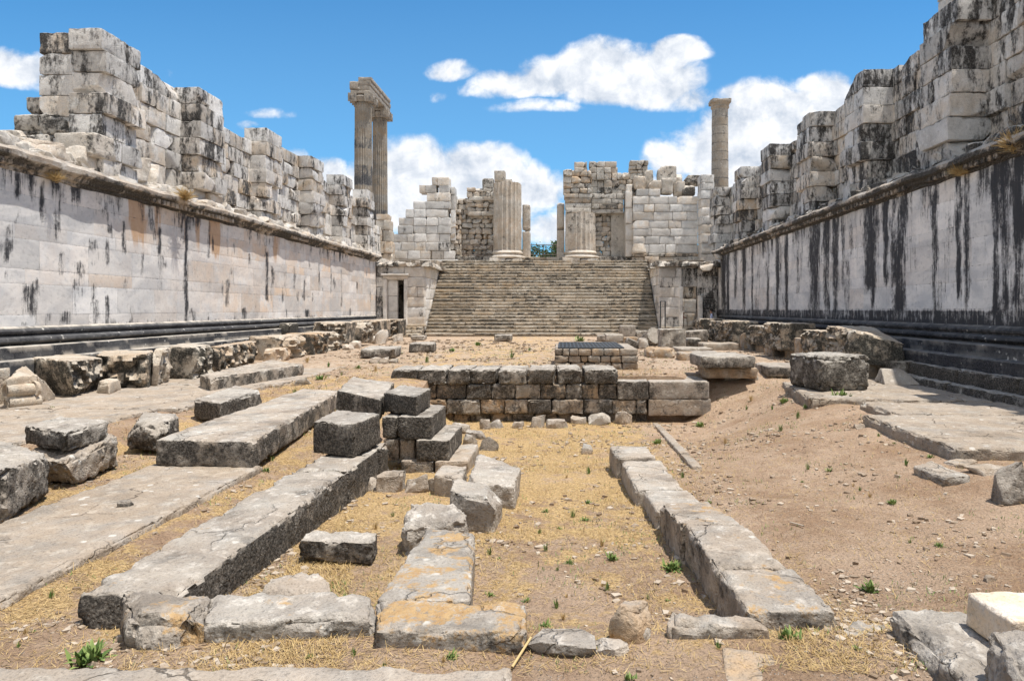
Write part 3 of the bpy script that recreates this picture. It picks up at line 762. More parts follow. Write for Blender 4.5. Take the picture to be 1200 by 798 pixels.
rock_into(m, P(827, 318, 42.6), (1.0, .7, .5), .1, seg=.12, cuts=6, wx=(.6, .6, .4, .3))
m.build('cornice', M['rubble'], t)
m = MB()
for (zz, yy) in [(.62, 42.72), (.42, 42.42), (.21, 42.12)]:
    x = qx0 + .03
    while x < 8.9:
        e = min(x + g.uniform(.7, 1.6), 8.95); e = 8.95 if 8.95 - e < .4 else e
        rbox(m, corners(x, e - .006, yy, 43.2, zz - .3, zz - .003), seg=.18, r=.03, amp=.015, chip=.05, wx=(g.uniform(.3, .8), g.uniform(.5, .9), .05, g.uniform(.2, .6))); x = e
m.build('base_step', M['step'], t)

# ------------------------------------------------------------------ walls and half columns over the stairs
def rows_px(m, Z, depth, rows, g, dark=.3, warm=.15, seg=.2, jit=.03, cutp=.15):
    for (yt, yb, edges) in rows:
        for a, b in zip(edges[:-1], edges[1:]):
            o = g.normal(0, jit); A = P(a, yb, Z); B = P(b, yt, Z)
            rbox(m, corners(A[0] + .006, B[0] - .006, Z + o, Z + depth, A[2] + .006, B[2] - .006), seg=seg, r=.03, amp=.012, chip=.04, cuts=int(g.random() < cutp) * 2, cut=.25, mx=12,
                 wx=(float(np.clip(g.normal(.5, .2), 0, 1)), float(np.clip(g.normal(dark, .22), 0, 1)), .02, float(np.clip(g.normal(warm, .25), 0, .9))))
def rubble_px(m, Z, depth, x0, x1, y0, y1, size, g, dark=.25, warm=.3, seg=.17, topf=None):
    y = y1
    while y > y0:
        h = g.uniform(.75, 1.2) * size; x = x0
        while x < x1:
            w = g.uniform(.8, 1.9) * size; e = min(x + w, x1)
            if topf is None or y - h > topf((x + e) / 2):
                A = P(x, y, Z); B = P(e, y - h, Z); o = g.normal(0, .09)
                rbox(m, rotz(corners(A[0], B[0], Z + o, Z + depth, A[2], B[2]), 0), seg=seg, r=.09, amp=.03, chip=.09, cuts=4, cut=.4, mx=10,
                     wx=(g.uniform(.3, .85), float(np.clip(g.normal(dark, .2), 0, 1)), .03, float(np.clip(g.normal(warm, .25), 0, .9))))
            x = e
        y -= h
g = np.random.default_rng(77)
ZW = 50.6
# left stepped ashlar wall
m = MB()
rows_px(m, ZW, 1.1, [(304.2, 309, [458, 480, 505, 537]), (294, 304, [460, 478, 492, 506, 520, 533]), (284, 294, [460, 470, 486, 499, 514, 527]), (274, 284, [461, 477, 485, 500, 515, 527]), (264.5, 274, [466, 484, 499, 513, 528]), (255, 264.5, [467, 484.5, 499.5, 513.5, 528]), (245, 255, [475, 485, 499, 525]), (236, 245, [484, 499, 528]), (226, 236, [500, 527.5]), (217, 226, [491, 499, 511]), (217, 226, [514, 527]), (207.5, 217.5, [506, 512, 526])], g, .3, .12)
rows_px(m, ZW + .3, 1, [(219, 228, [528, 533]), (228, 246, [528, 534]), (246, 262, [528, 534]), (262, 282, [528, 534])], g)
o = m.build('ashlar_wall', M['marble']); tag(o, 'stepped ruin of pale ashlar left of the stair top', 'wall')
# left rubble niche wall
t = empty('rubble_wall', P(555, 304, ZW + .8), 'rubble wall with a recessed niche and rail left of the taller half column', 'wall')
m = MB(); rubble_px(m, ZW + .9, 1.2, 530, 580, 236, 304, 6.5, g, .15, .35); rubble_px(m, ZW + .6, 1.0, 547, 580, 222, 250, 6.2, g, .3, .25); rubble_px(m, ZW + .4, 1.2, 527, 540, 250, 304, 6, g, .1, .4)
m.build('rubble_face', M['rubble'], t)
m = MB(); rows_px(m, ZW + .5, .8, [(248, 253, [548, 564, 580]), (230, 235, [549, 566, 580])], g, .35, .3); m.build('moulded_course', M['rubble'], t)
m = MB(); rows_px(m, ZW + .1, 1, [(300.5, 306, [533, 552, 566, 578])], g, .8, .1); m.build('sill', M['rubble'], t)
m = MB(); rows_px(m, ZW + .7, .9, [(209, 222, [565, 578]), (200, 214, [579, 592]), (210, 215.5, [590, 600])], g, .5, .3, cutp=1); m.build('cap_block', M['rubble'], t)

def fluted(m, c, r0, r1, z0, z1, nf=24, wx=None, nz=30, depth=.09, drums=6, g=None, jag=0.):
    na = nf * 6; th = np.linspace(0, 2 * np.pi, na, endpoint=False)
    fl = np.abs(np.sin(th * nf / 2)) ** .7
    zs = np.linspace(0, 1, nz + 1)
    A, Zt = np.meshgrid(th, zs)
    rad = (r0 + (r1 - r0) * Zt) * (1 - depth * (fl[None, :]))
    x = c[0] + rad * np.cos(A); y = c[1] + rad * np.sin(A); top = z1 - jag * (1 + fbm(np.stack([np.cos(th) * 2, np.sin(th) * 2, th * 0], 1), 2))
    z = z0 + (top[None, :] - z0) * Zt
    p = np.stack([x.ravel(), y.ravel(), z.ravel()], 1)
    p[:, :2] += (.02 * fbm(p * 1.3, 3)[:, None]) * np.stack([np.cos(A).ravel(), np.sin(A).ravel()], 1)
    i = np.arange(p.shape[0]).reshape(A.shape); i = np.concatenate([i, i[:, :1]], 1)
    q = np.stack([i[:-1, :-1], i[:-1, 1:], i[1:, 1:], i[1:, :-1]], -1).reshape(-1, 4)
    W = np.zeros((len(p), 4)); dr = (Zt * drums).ravel().astype(int)
    g = g or rng; tn = g.uniform(.3, .75, drums + 2); cr = np.clip(g.normal(.35, .2, drums + 2), 0, 1); tw = np.clip(g.normal(.4, .25, drums + 2), 0, 1)
    W[:, 0] = tn[dr]; W[:, 1] = cr[dr]; W[:, 3] = tw[dr]
    if wx: W = wx(W, Zt.ravel(), dr)
    m.add(p, q, W)
    # closed top: ring to a small inner ring
    k = na; ring = p[-k:]; inn = ring.copy(); inn[:, 0] = c[0] + (ring[:, 0] - c[0]) * .03; inn[:, 1] = c[1] + (ring[:, 1] - c[1]) * .03
    ii = np.arange(k); jj = (ii + 1) % k
    m.add(np.concatenate([ring, inn]), np.stack([ii, jj, jj + k, ii + k], 1), W[-1])
def ringlathe(m, c, prof, wx, n=48, jit=.01):
    prof = np.array(prof); th = np.linspace(0, 2 * np.pi, n, endpoint=False)
    A, K = np.meshgrid(th, np.arange(len(prof)))
    r = prof[K, 0]; p = np.stack([(c[0] + r * np.cos(A)).ravel(), (c[1] + r * np.sin(A)).ravel(), prof[K, 1].ravel()], 1)
    p += jit * np.stack([fbm(p * 2 + s, 2) for s in (0, 20, 40)], 1)
    i = np.arange(len(p)).reshape(A.shape); i = np.concatenate([i, i[:, :1]], 1)
    m.add(p, np.stack([i[:-1, :-1], i[:-1, 1:], i[1:, 1:], i[1:, :-1]], -1).reshape(-1, 4), wx)

def half_column(px0, px1, ytop, label, dark):
    Z = 50.6; cx = xpx((px0 + px1) / 2, Z); r = (px1 - px0) / 2 / FPX * Z
    zb = zpx(304, Z); t = empty('half_column', (cx, Z, zb), label, 'column')
    m = MB(); fluted(m, (cx, Z), r, r * .97, zb + .42, zpx(ytop, Z), 20, nz=40, depth=.1, drums=4, g=g, jag=.12,
                     wx=lambda W, zt, dr: np.stack([W[:, 0], W[:, 1] * dark * 2 + .15 * dark, W[:, 2], W[:, 3] * .9], 1))
    m.build('shaft', M['rubble'], t)
    m = MB(); ringlathe(m, (cx, Z), [(r * .98, zb + .6), (r * 1.05, zb + .5), (r * 1.1, zb + .44), (r * 1.04, zb + .38), (r * .99, zb + .33), (r * 1.05, zb + .24), (r * 1.2, zb + .2), (r * 1.25, zb + .12), (r * 1.2, zb + .03), (r * 1.15, zb)], (.6, .3, 0, .3)); m.build('base', M['rubble'], t)
    m = MB(); rr = r * 1.16
    rbox(m, corners(cx - rr, cx - .05, Z - rr, Z + .4, zb - .42, zb + .01), seg=.15, r=.04, chip=.08, wx=(.6, .3, 0, .25)); rbox(m, corners(cx - .04, cx + rr, Z - rr + .02, Z + .4, zb - .42, zb - .05), seg=.15, r=.06, chip=.1, wx=(.5, .5, 0, .2)); m.build('plinth', M['rubble'], t)
half_column(578, 611.5, 214, 'taller fluted half column left of the gap at the stair top', .3)
half_column(662, 698, 249.5, 'shorter fluted half column right of the gap at the stair top', .75)
# piers beside the opening
def pier(x0, x1, yt, label, rnd):
    A = P(x0, 303, 51.4); B = P(x1, yt, 51.4); m = MB()
    rbox(m, corners(A[0], B[0], 51.4, 52.6, A[2], (A[2] + B[2]) / 2), seg=.15, r=.06, chip=.05, wx=(.6, .2, 0, .3))
    rbox(m, corners(A[0], B[0], 51.4, 52.6, (A[2] + B[2]) / 2 + .01, B[2]), seg=.12, r=.3, chip=.15, cuts=4, cut=.3, wx=(.6, .25, 0, .3), seed=rnd)
    tag(m.build('door_pier', M['rubble']), label, 'pier')
pier(612, 621, 239.5, 'round topped door pier beside the taller half column', 3); pier(652.5, 661.5, 237, 'jagged door pier beside the shorter half column', 8)
m = MB(); rows_px(m, 51.2, 1.2, [(301, 305, [612, 626, 640, 656, 662]), (305.3, 309, [614, 634, 660])], g, .35, .2); tag(m.build('door_sill', M['step']), 'low stone sill between the two half columns', 'sill')
# entablature over the shorter column and the rubble behind
t = empty('rubble_wall', P(700, 304, ZW + .6), 'high rubble wall with moulded courses behind the shorter half column', 'wall')
m = MB(); rows_px(m, ZW - .4, 1.3, [(227, 232, [661, 678, 694]), (232, 238, [662, 693]), (238, 244, [662, 693]), (244, 249.5, [662.5, 693])], g, .4, .3, jit=.05)
rows_px(m, ZW + .3, 1.3, [(227, 233, [693, 708, 722, 732]), (233, 239, [693, 716, 731]), (239, 245, [693, 702, 724, 731]), (245, 250, [693, 716, 731])], g, .5, .15, jit=.03); m.build('moulded_course', M['rubble'], t)
m = MB()
rubble_px(m, ZW - .3, 1.2, 660, 693, 202, 227, 7.5, g, .25, .35); rubble_px(m, ZW - .1, 1, 673, 688, 192, 203, 8, g, .3, .3)
rows_px(m, ZW + .4, 1.2, [(189, 196, [690.5, 699, 709, 723]), (196, 203, [691, 699, 708, 716, 724]), (203, 211.5, [690, 699, 708, 717, 724]), (211.5, 219.5, [691, 700, 707.5, 718, 726]), (219.5, 227, [690.5, 699.5, 708, 717, 728])], g, .45, .1, jit=.08, cutp=.8)
rubble_px(m, ZW + .5, 1.2, 723, 760, 204, 229, 6.5, g, .4, .25, topf=lambda x: 191 if x > 737 else 197); rubble_px(m, ZW + .5, 1.2, 738, 760, 191, 208, 6, g, .4, .2)
m.build('rubble_face', M['rubble'], t)
m = MB(); rubble_px(m, ZW + .9, 1.2, 696, 718, 252, 301, 6, g, .25, .2); m.build('recess_rubble', M['rubble'], t)
m = MB(); A = P(716, 301, ZW + .9); B = P(734, 250, ZW + .9); rbox(m, corners(A[0], B[0], ZW + .8, ZW + 2, A[2], B[2]), seg=.2, wx=(.35, .4, 0, .05))
A = P(693, 306, ZW); B = P(741, 300.5, ZW); rbox(m, corners(A[0], B[0], ZW + .1, ZW + 1, A[2], B[2]), seg=.2, chip=.06, wx=(.5, .85, 0, .1)); m.build('recess_panel', M['rubble'], t)
m = MB(); rows_px(m, ZW - .3, 1.6, [(216, 224, [734, 741]), (224, 244, [733, 741]), (244, 262, [733, 741.5]), (262, 282, [733, 742]), (282, 301, [733, 742])], g, .3, .15); m.build('pilaster', M['marble'], t)
# right ashlar wall and the stones piled on it
t = empty('ashlar_wall', P(780, 300, ZW), 'flat pale ashlar wall right of the stair top', 'wall')
ZA = 49.9; m = MB()
ys_ = [221.5, 230, 239.5, 248.5, 258.5, 268, 277, 286.5, 297]
for k in range(8):
    if k == 0: ed = [746, 760, 774]
    else:
        ed = [742]; 
        while ed[-1] < 806: ed.append(ed[-1] + g.uniform(11, 24))
        ed[-1] = 818
    rows_px(m, ZA, 1.2, [(ys_[k], ys_[k + 1], ed)], g, .2, .1, jit=.012, cutp=.05)
m.build('ashlar_face', M['marble'], t)
m = MB(); rows_px(m, ZA - .25, 1.2, [(297, 301, [741, 760, 779, 800, 820]), (301, 307, [741, 755, 772, 790, 806, 822])], g, .5, .3, jit=.06); m.build('base_course', M['rubble'], t)
m = MB(); A = P(746, 297, ZA - .3); ringlathe(m, (A[0] + .2, ZA + .1), [(.35, A[2] + .75), (.42, A[2] + .5), (.52, A[2] + .3), (.55, A[2] + .1), (.5, A[2])], (.7, .1, 0, .3)); m.build('attached_base', M['rubble'], t)
def pile(x0, x1, yt, yb, Z, label, dark, wm=.2, seed=0, cuts=6):
    A = P(x0, yb, Z); B = P(x1, yt, Z); m = MB()
    rbox(m, corners(A[0], B[0], Z, Z + .9, A[2], B[2]), seg=.12, r=.1, amp=.03, chip=.08, cuts=cuts, cut=.4, wx=(.5, dark, 0, wm), seed=seed)
    return tag(m.build('loose_block', M['rubble']), label, 'stone block')
pile(771, 793, 194, 222, 50.8, 'pointed grey stone perched on the far right ashlar wall', .6, seed=2)
pile(761, 776, 211, 222, 50.0, 'rounded tan stone on the far right ashlar wall', .2, .5, seed=4)
pile(743, 757, 206, 222, 50.3, 'broad tan stone at the left end of the far right ashlar wall', .2, .5, seed=12)
pile(755, 766, 199, 222, 50.9, 'upright grey stone behind the tan ones on the far right ashlar wall', .5, .2, seed=13)
pile(786, 800, 203, 224, 51.2, 'jagged stone leaning behind the grooved one on the ashlar wall', .4, .25, seed=14)
pile(775, 789, 208.5, 227, 50.0, 'squared grooved stone on the ashlar wall below the pointed one', .35, seed=5, cuts=0)
pile(790, 803, 212, 230, 50.2, 'pale broken stones at the end of the far ashlar wall', .2, .3, seed=6)
pile(800, 815, 216, 229.5, 50.1, 'black stone in the corner beside the right wall pilasters', 1.1, seed=7)
pile(803, 821, 205, 217, 50.6, 'dark rounded stone on top of the black corner stone', .85, seed=9)
m = MB(); rows_px(m, 48.6, 1.4, [(204.5, 214, [821.5, 837]), (214, 223, [822, 837.5]), (223, 233, [821.5, 837]), (233, 243, [822, 837]), (243, 253, [822, 836.5]), (253, 263, [821.5, 837]), (263, 274, [822, 836]), (274, 285, [822, 837]), (285, 297, [822, 837]), (297.3, 310, [821, 840])], g, .4, .15); m.build('pilaster', M['marble'], rw)
m = MB(); rows_px(m, 47.5, 1.0, [(251, 258, [441, 455]), (258, 270, [440, 450, 457]), (270, 283, [439, 448, 458]), (283, 297, [438, 450, 459]), (297, 306, [438, 446, 460])], g, .25, .4, jit=.1, cutp=1); m.build('pilaster', M['rubble'], lw)

# railings
def tube(m, a, b, r, wx=(.5, 0, 0, 0)):
    a, b = np.asarray(a, float), np.asarray(b, float); d = (b - a) / np.linalg.norm(b - a)
    u = np.cross(d, [0, 0, 1.]); u = np.array([1., 0, 0]) if np.linalg.norm(u) < .1 else u / np.linalg.norm(u); v = np.cross(d, u)
    K = 8 if r < .1 else 20; th = np.arange(K) * 2 * np.pi / K; ring = np.cos(th)[:, None] * u + np.sin(th)[:, None] * v
    p = np.concatenate([a + ring * r, b + ring * r]); i = np.arange(K); j = (i + 1) % K
    m.add(p, np.stack([i, j, j + K, i + K], 1), wx)
def railing(x0, x1, yt, yb, Z, n, label):
    A = P(x0, yb, Z); B = P(x1, yt, Z); t = empty('railing', ((A[0] + B[0]) / 2, Z, A[2]), label, 'railing')
    for k in range(n + 1):
        x = A[0] + (B[0] - A[0]) * k / n; m = MB(); tube(m, (x, Z, A[2]), (x, Z, B[2]), .03); m.build('post', M['rail'], t)
    for zz in (A[2] + .12, B[2]):
        m = MB(); tube(m, (A[0], Z, zz), (B[0], Z, zz), .028); m.build('rail', M['rail'], t)
    for k in range(n):
        xa = A[0] + (B[0] - A[0]) * k / n; xb = A[0] + (B[0] - A[0]) * (k + 1) / n; m = MB()
        tube(m, (xa, Z, A[2] + .12), (xb, Z, B[2]), .018); tube(m, (xa, Z + .03, B[2]), (xb, Z + .03, A[2] + .12), .018); m.build('cross_brace', M['rail'], t)
railing(543, 577, 288, 301, 50.6, 2, 'cross braced metal railing in front of the left niche')
railing(621.5, 652.5, 287, 300.5, 53.0, 2, 'cross braced metal railing across the gap between the half columns')
t = empty('barrier', P(776.5, 386, 42), 'thin metal barrier posts standing at the right foot of the stairs', 'barrier')
for px in (774, 779.5):
    a = P(px, 386, 41.9); b = P(px, 353, 41.9); m = MB(); tube(m, a, b, .04); m.build('post', M['metal'], t)
m = MB(); tube(m, P(774, 353, 41.9), P(779.5, 353, 41.9), .03); m.build('rail', M['metal'], t)

# ------------------------------------------------------------------ giant columns
def giant(px0, px1, ytop, Z, label, fl, bands, seed):
    gg = np.random.default_rng(seed); cx = xpx((px0 + px1) / 2, Z); r = (px1 - px0) / 2 / FPX * Z; zt = zpx(ytop, Z); zb = 5.2
    t = empty('giant_column', (cx, Z, zb), label, 'column')
    def wf(W, zt_, dr):
        W = W.copy()
        W[:, 1] = np.where(np.isin(dr, bands), .95, W[:, 1]); W[:, 3] = np.where(np.isin(dr, bands), 0, W[:, 3]); W[:, 0] = np.where(np.isin(dr, bands), .3, W[:, 0]); return W
    m = MB(); fluted(m, (cx, Z), r * 1.06, r * .94, zb + .8, zt, 24, nz=72, depth=.1 if fl else .0, drums=18, g=gg, wx=wf); m.build('shaft', M['column'], t)
    if not fl:
        m = MB()
        for k in range(1, 18):
            zz = zb + .8 + (zt - zb - .8) * k / 18; rr = r * (1.06 - .12 * k / 18); ringlathe(m, (cx, Z), [(rr * 1.004, zz + .04), (rr * 1.012, zz + .02), (rr * .97, zz), (rr * 1.012, zz - .02), (rr * 1.004, zz - .04)], (.3, .9, 0, .1), jit=0)
        m.build('drum_joint', M['column'], t)
    m = MB(); ringlathe(m, (cx, Z), [(r * 1.06, zb + .85), (r * 1.2, zb + .75), (r * 1.15, zb + .5), (r * 1.35, zb + .3), (r * 1.4, zb)], (.5, .3, 0, .3)); m.build('base', M['column'], t)
    return t, cx, r, zt
M['column'] = stone_mat('column_marble', (.24, .22, .195), (.32, .295, .26), (.37, .35, .315), (.30, .235, .165), dark=(.05, .05, .052), side=.2, pit=.7, bump=.5, vstretch=.4, thr=.66, ck=.3)
def ionic(t, cx, Z, r, z0, h, abac):
    m = MB(); ringlathe(m, (cx, Z), [(r * .95, z0), (r * 1.0, z0 + .06), (r * 1.12, z0 + .2 * h), (r * 1.2, z0 + .45 * h), (r * 1.1, z0 + .6 * h)], (.5, .5, 0, .3))
    for s in (-1, 1):
        for y in (-.75, .75):
            c0 = np.array([cx + s * r * .92, Z + y * r - .02, z0 + .36 * h])
            prof = []
            tube(m, c0 - [0, r * .35, 0], c0 + [0, r * .35, 0], .42 * h, (.5, .5, 0, .3))
            for q in (-1, 1):
                ce = c0 + [0, q * (r * .35 + .005), 0]
                rbox(m, corners(ce[0] - .2 * h, ce[0] + .2 * h, ce[1] - .06, ce[1] + .06, ce[2] - .2 * h, ce[2] + .2 * h), seg=.2, r=.08, wx=(.5, .6, 0, .3))
                rbox(m, corners(ce[0] - .4 * h, ce[0] + .4 * h, ce[1] - .03, ce[1] + .03, ce[2] - .4 * h, ce[2] + .4 * h), seg=.15, r=.12, wx=(.5, .4, 0, .3))
    m.build('capital', M['column'], t)
    m = MB(); a = r * abac; rbox(m, corners(cx - a, cx + a, Z - a, Z + a, z0 + .66 * h, z0 + h), seg=.3, r=.08, chip=.1, wx=(.6, .3, 0, .3)); m.build('abacus', M['column'], t)
t1, c1, r1, z1 = giant(415.5, 436, 122, 68, 'nearer fluted giant column of the left pair under the beam', True, (6, 9), 1)
ionic(t1, c1, 68, r1, z1, 1.05, 1.14)
t2, c2, r2, z2 = giant(436.5, 454, 140, 73.6, 'farther fluted giant column of the left pair under the beam', True, (), 2)
ionic(t2, c2, 73.6, r2, z2, 1.05, 1.14)
za = z1 + 1.06; cxa = (c1 + c2) / 2
t = empty('architrave', (cxa, 70.8, za), 'stone beam lying across the two giant columns on the left', 'beam')
m = MB()
rbox(m, corners(cxa - .35, cxa + .84, 67.1, 75.0, za, za + .5), seg=.25, r=.04, chip=.06, wx=(.5, .3, 0, .3)); rbox(m, corners(cxa - .35, cxa + .9, 67.08, 75.0, za + .503, za + .95), seg=.25, r=.04, chip=.06, wx=(.5, .35, 0, .3)); m.build('fascia', M['column'], t)
m = MB(); rbox(m, corners(cxa - .35, cxa + .98, 67.2, 74.6, za + .955, za + 1.35), seg=.25, r=.06, chip=.12, cuts=2, cut=.08, wx=(.65, .3, 0, .35)); m.build('crown_moulding', M['column'], t)
m = MB(); rbox(m, corners(c1 - 1.1, c1 + .02 - .1, 67.0, 69.2, z1 + 1.07, z1 + 1.95), seg=.2, r=.1, chip=.2, cuts=4, cut=.3, wx=(.6, .3, 0, .3)); m.build('broken_backer', M['column'], t)
t3, c3, r3, z3 = giant(833.8, 853.5, 128, 68, 'lone unfluted giant column of stacked drums on the right', False, (), 3)
m = MB(); ringlathe(m, (c3, 68), [(r3 * .94, z3 - .1), (r3 * 1.02, z3), (r3 * 1.1, z3 + .12), (r3 * 1.0, z3 + .2), (r3 * 1.12, z3 + .42), (r3 * 1.18, z3 + .6), (r3 * .1, z3 + .62)], (.7, .1, 0, .6)); rbox(m, corners(c3 - r3 * 1.2, c3 + r3 * 1.15, 68 - r3, 68 + r3, z3 + .45, z3 + .85), seg=.2, r=.1, chip=.15, cuts=3, cut=.2, wx=(.7, .2, 0, .5)); m.build('capital', M['column'], t3)

# ------------------------------------------------------------------ trees beyond the gap
def tree(c, h, w, label, seed):
    gg = np.random.default_rng(seed); t = empty('tree', c, label, 'tree', 'trees beyond the gap')
    m = MB(); prof = [(w * .07, c[2]), (w * .05, c[2] + h * .3), (w * .03, c[2] + h * .75), (.02, c[2] + h * .95)]; ringlathe(m, c, prof, (.5, 0, 0, 0), 10)
    for k in range(6):
        a = gg.uniform(0, 6.28); z = c[2] + h * gg.uniform(.3, .6); tube(m, (c[0], c[1], z), (c[0] + w * .35 * math.cos(a), c[1] + w * .35 * math.sin(a), z + h * .2), w * .015)
    m.build('trunk', M['bark'], t)
    cl = gg.normal(size=(26, 3)) * [w * .3, w * .3, h * .17] + [c[0], c[1], c[2] + h * .66]
    n = 4200; ci = gg.integers(0, 26, n); ce = cl[ci] + gg.normal(size=(n, 3)) * w * .085
    s = gg.uniform(.12, .3, n)[:, None]; a = gg.normal(size=(n, 3)); a /= np.linalg.norm(a, axis=1, keepdims=True); b = np.cross(a, gg.normal(size=(n, 3))); b /= np.linalg.norm(b, axis=1, keepdims=True)
    V = np.stack([ce - a * s, ce + b * s * .5, ce + a * s, ce - b * s * .5], 1).reshape(-1, 3)
    tone = np.repeat(np.clip(gg.uniform(0, 1, 26)[ci] * .7 + gg.random(n) * .3, 0, 1), 4)
    m = MB(); m.add(V, np.arange(4 * n).reshape(-1, 4), np.stack([tone, tone * 0, tone * 0, tone * 0], 1)); m.build('crown', M['leaf'], t, smooth=False)
tree((xpx(640, 108), 108, 0), 12.6, 5.2, 'tallest dark tree in the gap between the half columns', 1)
tree((xpx(626, 112), 112, 0), 10.8, 5.0, 'lower tree at the left of the gap beside the taller half column', 2)
tree((xpx(655, 104), 104, 0), 11.6, 4.6, 'tree at the right of the gap beside the shorter half column', 3)

# ------------------------------------------------------------------ person
def person(name, loc, face, shirt, label):
    bm_v = [(0, 0, .92), (0, -.01, 1.12), (0, 0, 1.36), (0, .01, 1.46), (0, .03, 1.55), (0, .03, 1.68),
            (.19, 0, 1.38), (.24, .03, 1.12), (.16, .22, 1.05), (.11, .27, 1.06), (-.19, 0, 1.38), (-.24, .03, 1.12), (-.14, .22, 1.08), (-.09, .27, 1.1),
            (.1, 0, .86), (.11, .02, .48), (.11, -.01, .08), (.12, .13, .03), (-.1, 0, .86), (-.12, .04, .48), (-.13, 0, .08), (-.14, .14, .03)]
    ed = [(0, 1), (1, 2), (2, 3), (3, 4), (4, 5), (2, 6), (6, 7), (7, 8), (8, 9), (2, 10), (10, 11), (11, 12), (12, 13), (0, 14), (14, 15), (15, 16), (16, 17), (0, 18), (18, 19), (19, 20), (20, 21)]
    rad = [.15, .14, .16, .06, .085, .09, .065, .048, .036, .03, .065, .048, .036, .03, .1, .065, .045, .035, .1, .065, .045, .035]
    me = bpy.data.meshes.new(name); me.from_pydata(bm_v, ed, []); o = bpy.data.objects.new(name, me); COL.objects.link(o)
    md = o.modifiers.new('Skin', 'SKIN')
    for i, v in enumerate(me.skin_vertices[0].data): v.radius = (rad[i], rad[i] * .85)
    me.skin_vertices[0].data[0].use_root = True
    o.modifiers.new('Sub', 'SUBSURF').levels = 2; o.modifiers['Sub'].render_levels = 2
    dg = bpy.context.evaluated_depsgraph_get(); ev = o.evaluated_get(dg); me2 = bpy.data.meshes.new_from_object(ev)
    o.modifiers.clear(); o.data = me2
    for mt in (M['skin'], shirt, M['trousers']): me2.materials.append(mt)
    for p in me2.polygons:
        c = p.center; p.use_smooth = True
        p.material_index = 2 if c.z < .95 else (1 if (c.z < 1.47 and not (abs(c.x) > .05 and c.y > .1)) else 0)
    o.location = loc; o.rotation_euler = (0, 0, face); tag(o, label, 'person')
    m = MB(); n = 16; th = np.linspace(0, 2 * np.pi, n, endpoint=False)
    prof = [(.098, 1.6), (.108, 1.66), (.1, 1.72), (.07, 1.765), (.01, 1.785)]
    pts = np.array([[r * math.cos(a), .015 + r * math.sin(a) - (.03 if z < 1.7 else 0), z] for r, z in prof for a in th])
    i = np.arange(len(pts)).reshape(len(prof), n); i = np.concatenate([i, i[:, :1]], 1)
    m.add(pts, np.stack([i[:-1, :-1], i[:-1, 1:], i[1:, 1:], i[1:, :-1]], -1).reshape(-1, 4), (.5, 0, 0, 0))
    h = m.build('hair', M['hair'], origin=np.zeros(3)); h.parent = o
    return o
person('person', (xpx(834, 41.2), 41.2, 0), R(75), M['shirt'], 'person in a pale blue shirt standing in the far right corner')
person('person', (xpx(799.2, 43.9), 43.9, .12), R(-90), M['redshirt'], 'person in a dark red top half hidden behind the right door jamb')

# ------------------------------------------------------------------ foreground blocks
SB = 'stone block'
def ck(tone=.5, crust=.6, lich=.05, tan=.15): return (tone, crust, lich, tan)
# paving slabs of the left path
def world_slab(x0, x1, y0, y1, ztop, h, name, label, wx, cat='stone slab', mat=None, chip=.06, amp=.018, r=.03, cuts=0, yaw=0, group=None, seed=None, rag=0.0, seg=None):
    C = rotz(corners(x0, x1, y0, y1, ztop - h, ztop), yaw)
    return block(C, name, label, cat, group, mat or M['paving'], wx=wx, chip=chip, amp=amp, r=r, cuts=cuts, cut=.12, seed=seed, **({'seg': seg} if seg else {}))
world_slab(-5.3, -3.86, 3.2, 8.85, -.25, .3, 'stone_slab', 'long low grey slab path running towards the lower left corner', ck(.5, .35, .05, .35), chip=.1, seg=.05)
# thick long slab behind it
block(quadC([(180, 514.5), (296, 517), (400, 458), (356, 455)], 1.66, .345), 'stone_slab', 'long thick slab with a dark straight front edge lying on the slab path', 'stone slab', None, M['stone'], wx=ck(.65, .75, .06, .3), chip=.09, amp=.014, seg=.05)
# left long foundation wall
lwl = [(4.55, 8.15, -3.24, -2.56, 1.89, 1.93, 'front piece of the left foundation wall with an eroded end and dark pitted side'),
       (8.16, 9.1, -3.22, -2.57, 1.93, 1.94, 'middle piece of the left foundation wall carrying the big cube'),
       (9.11, 9.58, -3.2, -2.58, 1.95, 1.95, 'short upright piece near the far end of the left foundation wall'),
       (9.59, 10.1, -3.18, -2.56, 1.95, 1.95, 'rounded last piece at the far end of the left foundation wall')]
for i, (y0, y1, x0, x1, d0, d1, lb) in enumerate(lwl):
    C = np.array(corners(x0, x1, y0, y1, -.9, 0)); C[4:, 2] = [EYE - (d0 if b & 2 == 0 else d1) for b in range(4, 8)]
    C[[0, 1], 1] += .02 if i else -.12
    block(C, 'foundation_block', lb, SB, 'blocks of the left foundation wall', wx=ck(.55, .95, .25, .2), chip=.11, amp=.026, cuts=2 if i == 0 else 0, cut=.06, r=.04, fr=3.5)
# front cross row A B C
block(quadC([(150, 722), (240, 724), (250, 692), (140, 691)], [1.73, 1.75, 1.78, 1.77], .3), 'foundation_block', 'big cracked corner block with an overhanging top at the left front', SB, 'front row of foundation blocks', wx=ck(.55, .6, .5, .2), chip=.12, amp=.04, r=.08, cuts=6, cut=.3, seg=.025, seed=5)
block(quadC([(236, 730), (440, 722), (441, 694), (246, 692)], 1.814, .22), 'foundation_block', 'long pale front block with a chipped ragged lower edge', SB, 'front row of foundation blocks', wx=ck(.65, .4, .35, .1), chip=.1, amp=.03, r=.05, cuts=3, cut=.18, seg=.025)
block(quadC([(439, 737), (615, 741), (616, 704), (441, 702)], 1.815, .2), 'foundation_block', 'front block blotched with bright orange lichen on its right half', SB, 'front row of foundation blocks', wx=ck(.6, .5, .72, .15), chip=.06, amp=.02, r=.035, seg=.022)
